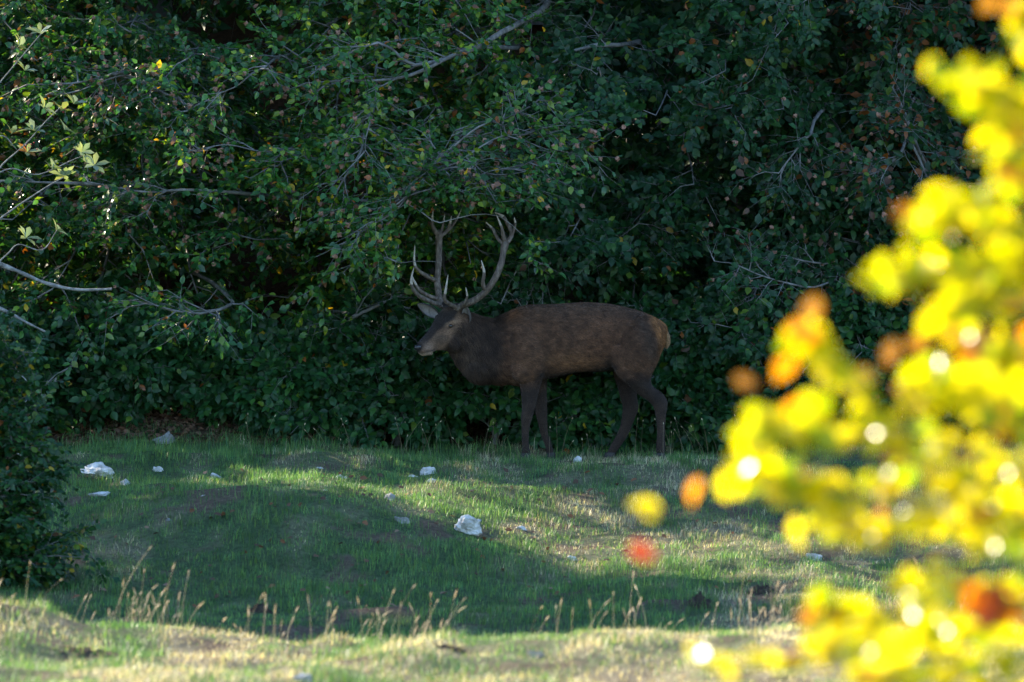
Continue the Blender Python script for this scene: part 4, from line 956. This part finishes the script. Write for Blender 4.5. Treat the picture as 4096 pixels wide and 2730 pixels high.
hcol[:, :3] = coat(hp) * rng.uniform(.5, 1.6, (NH, 1)) * (1 + .6 * noise(hp[:, 0] * 20, hp[:, 1] * 40, hp[:, 2] * 48, 33) + .2 * noise(hp[:, 0] * 9, hp[:, 1] * 9, hp[:, 2] * 9, 34))[:, None]; ca.data.foreach_set('color', hcol.ravel())
ho = bpy.data.objects.new('coat_hair', hc); COL.objects.link(ho); ho.parent = stag; hc.materials.append(M['hair']); ho['kind'] = 'stuff'

# antlers: tracks read off the picture, given their own depth
def ap(c): return 1600 + c[0] / 2.528, 820 + c[1] / 2.528
def track(pts, ys):
    return np.array([[sx(ap(c)[0]), y, sz(ap(c)[1])] for c, y in zip(pts, ys)])
def horn(P, r0, r1, name, parent, n=22, mat='antler', bulge=0.0):
    C = catmull(P, n); q = np.linspace(0, 1, n); rad = r0 * (1 - q) ** .75 + r1 * (1 - (1 - q) ** .75) + bulge * np.exp(-((q - .95) / .12) ** 2)
    V, F = tubes(C, rad, 12); th = np.tile(np.arange(12), n); V = V + norm(V - np.repeat(C, 12, 0)) * (.003 * noise(th * 1.3, np.repeat(q * 9, 12), len(name), 12))[:, None] * (rad.repeat(12) / .02)[:, None]
    V = np.vstack([V, C[-1] + norm(C[-1] - C[-2]) * rad[-1] * 1.5, C[0]]); k = len(V); last = np.arange((n - 1) * 12, n * 12); first = np.arange(12)
    F3 = np.concatenate([np.stack([last, np.roll(last, -1), np.full(12, k - 2)], -1), np.stack([np.roll(first, -1), first, np.full(12, k - 1)], -1)])
    return link(name, make_mesh(name, V, [F, F3]), M[mat], parent)
def tine(pts, ys, r0, parent, tip=.35):
    P = track(pts, ys); C = catmull(P, 30); k = int(30 * (1 - tip)); r0 = r0 * 1.12; rr = lambda t: r0 * (1 - t) ** .6 * .95 + .0022
    o = horn(C[:k + 1], r0, rr(k / 30), 'tine', parent, 20)
    e = horn(C[k:], rr(k / 30) * .99, .0022, 'tine_tip', parent, 14, 'antler_tip'); return o
# far antler (left in the picture)
A1 = horn(track([(425, 1030), (405, 960), (388, 880), (376, 780), (386, 640), (392, 500), (393, 380), (392, 290)], [-.06, -.02, .04, .10, .16, .20, .22, .22]), .030, .024, 'antler', stag, 40, bulge=.006)
tine([(405, 1015), (290, 970), (185, 912), (128, 830), (122, 745), (146, 640)], [-.07, -.16, -.24, -.29, -.31, -.31], .019, A1)
tine([(395, 955), (290, 920), (200, 862), (150, 782), (116, 700)], [-.02, -.07, -.11, -.12, -.12], .016, A1)
tine([(368, 770), (275, 722), (185, 662), (145, 580), (151, 410)], [.10, .05, .0, -.02, -.02], .018, A1)
tine([(388, 310), (345, 250), (322, 180), (331, 55)], [.22, .2, .18, .17], .020, A1, .3)
tine([(400, 300), (422, 240), (434, 170), (448, 88)], [.22, .26, .28, .29], .013, A1, .3)
tine([(405, 310), (465, 265), (498, 200), (516, 108)], [.22, .25, .25, .24], .018, A1, .3)
tine([(430, 290), (500, 235), (560, 150), (622, 30)], [.23, .29, .33, .36], .014, A1, .3)
# near antler (right in the picture)
A2 = horn(track([(575, 1055), (640, 1012), (740, 978), (850, 898), (930, 800), (990, 690), (1030, 570), (1050, 450), (1068, 385)], [-.13, -.16, -.23, -.30, -.34, -.36, -.36, -.34, -.33]), .030, .025, 'antler', stag, 44, bulge=.005)
tine([(575, 1040), (500, 1002), (453, 955), (468, 860), (490, 714)], [-.14, -.24, -.31, -.35, -.36], .018, A2)
tine([(620, 1040), (662, 985), (681, 920), (668, 840)], [-.15, -.24, -.28, -.29], .013, A2)
tine([(872, 880), (842, 805), (852, 685), (826, 570)], [-.30, -.38, -.43, -.45], .017, A2)
tine([(1066, 410), (992, 352), (940, 255), (872, 180)], [-.33, -.30, -.27, -.25], .016, A2, .3)
tine([(1062, 390), (1045, 320), (1028, 240), (976, 110)], [-.33, -.37, -.39, -.40], .017, A2, .3)
tine([(1085, 390), (1130, 300), (1092, 205), (1040, 122), (955, 85)], [-.33, -.31, -.29, -.28, -.27], .019, A2, .3)
tine([(1115, 340), (1150, 270), (1166, 200), (1155, 138)], [-.32, -.33, -.34, -.35], .012, A2, .3)
# coronets
for c, y in (((425, 1028), -.06), ((572, 1056), -.13)):
    P = track([c], [y])[0]; me = ico_sphere(.034, 3); v = np.empty(len(me.vertices) * 3, np.float32); me.vertices.foreach_get('co', v); v = v.reshape(-1, 3); v *= np.array([1, 1, .45]); v += norm(v) * (.005 * noise(v[:, 0] * 160, v[:, 1] * 160, v[:, 2] * 160, 4))[:, None]
    me.vertices.foreach_set('co', v.ravel()); link('coronet', me, M['antler'], stag, P)

# ears, eyes, nose, tail, hooves
def ear(base, tip, wide, facing, name='ear'):
    base = np.array(base); tip = np.array(tip); L = tip - base; d = norm(L); f = norm(np.array(facing) - d * np.dot(facing, d)); s = np.cross(d, f)
    n, k = 14, 13; q = np.linspace(0, 1, n); wd = wide * np.sin(np.clip(q * .86 + .1, 0, 1) * math.pi) ** .75 * (1 - .25 * q); wd[-1] = .002; ph = np.linspace(-1, 1, k) * R(112)
    G = lambda off, sc: (base + L * q[:, None])[:, None] + (s[None, None] * np.sin(ph)[None, :, None] - f[None, None] * np.cos(ph)[None, :, None]) * (wd * sc)[:, None, None] * np.array(1.0) + f * off
    out_, inn = G(0, 1.0).reshape(-1, 3), G(.002, .86).reshape(-1, 3)
    i_ = np.arange(n * k).reshape(n, k); Fq = np.stack([i_[:-1, :-1], i_[:-1, 1:], i_[1:, 1:], i_[1:, :-1]], -1).reshape(-1, 4)
    e = link(name, make_mesh(name, out_, Fq, np.tile(np.array([.10, .08, .066]), (n * k, 1))), M['coat'], stag)
    link('inner_ear', make_mesh('inner_ear', inn, Fq), M['inner_ear'], e)
    return e
ear((sx(1752), -.02, sz(1266)), (sx(1670), .02, sz(1216)), .056, (-.1, -1.0, -.3))
ear((sx(1866), -.12, sz(1304)), (sx(1863), -.17, sz(1222)), .05, (-.35, -1.0, -.1))
for c, y in (((1803, 1305), -.205), ((1747, 1292), -.095)):
    link('eye', ico_sphere(.0185, 3), M['eye'], stag, (sx(c[0]), y, sz(c[1])))
V, F4, F3 = ellipsoid(1675, 1391, -.283, .034, .027, .04, 25, -HY)
link('nose', make_mesh('nose', V, [F4, F3]), M['nose'], stag)
V, F4, F3 = loft([(2650, 1300, 2655, 1318, .02, 0, 0), (2664, 1312, 2650, 1335, .034, 0, 0), (2680, 1345, 2655, 1352, .036, 0, 0), (2681, 1376, 2657, 1372, .03, 0, 0), (2668, 1398, 2656, 1390, .012, 0, 0)], 4, 14, 2)
link('tail', make_mesh('tail', V, [F4, F3], np.tile(np.array([.22, .125, .058]), (len(V), 1))), M['coat'], stag)
for key, (f, b) in dict(FL=(2077, 2121), FR=(2186, 2221), HL=(2612, 2658), HR=(2414, 2462)).items():
    for s in (-1, 1):
        yb = LY[key] + s * .021; zt, zb = sz(1818), min(0.0, sz(1838)); X0, X1 = sx(f), sx(b)
        V, F4, F3 = loft([(b, 1812, f + 6, 1812, .019, yb, 0), (b, 1826, f + 2, 1826, .022, yb, 0), (b + 1, 1840, f - 6, 1840, .022, yb, 0)], 3, 12, 2.4)
        link('hoof', make_mesh('hoof', V, [F4, F3]), M['hoof'], stag)
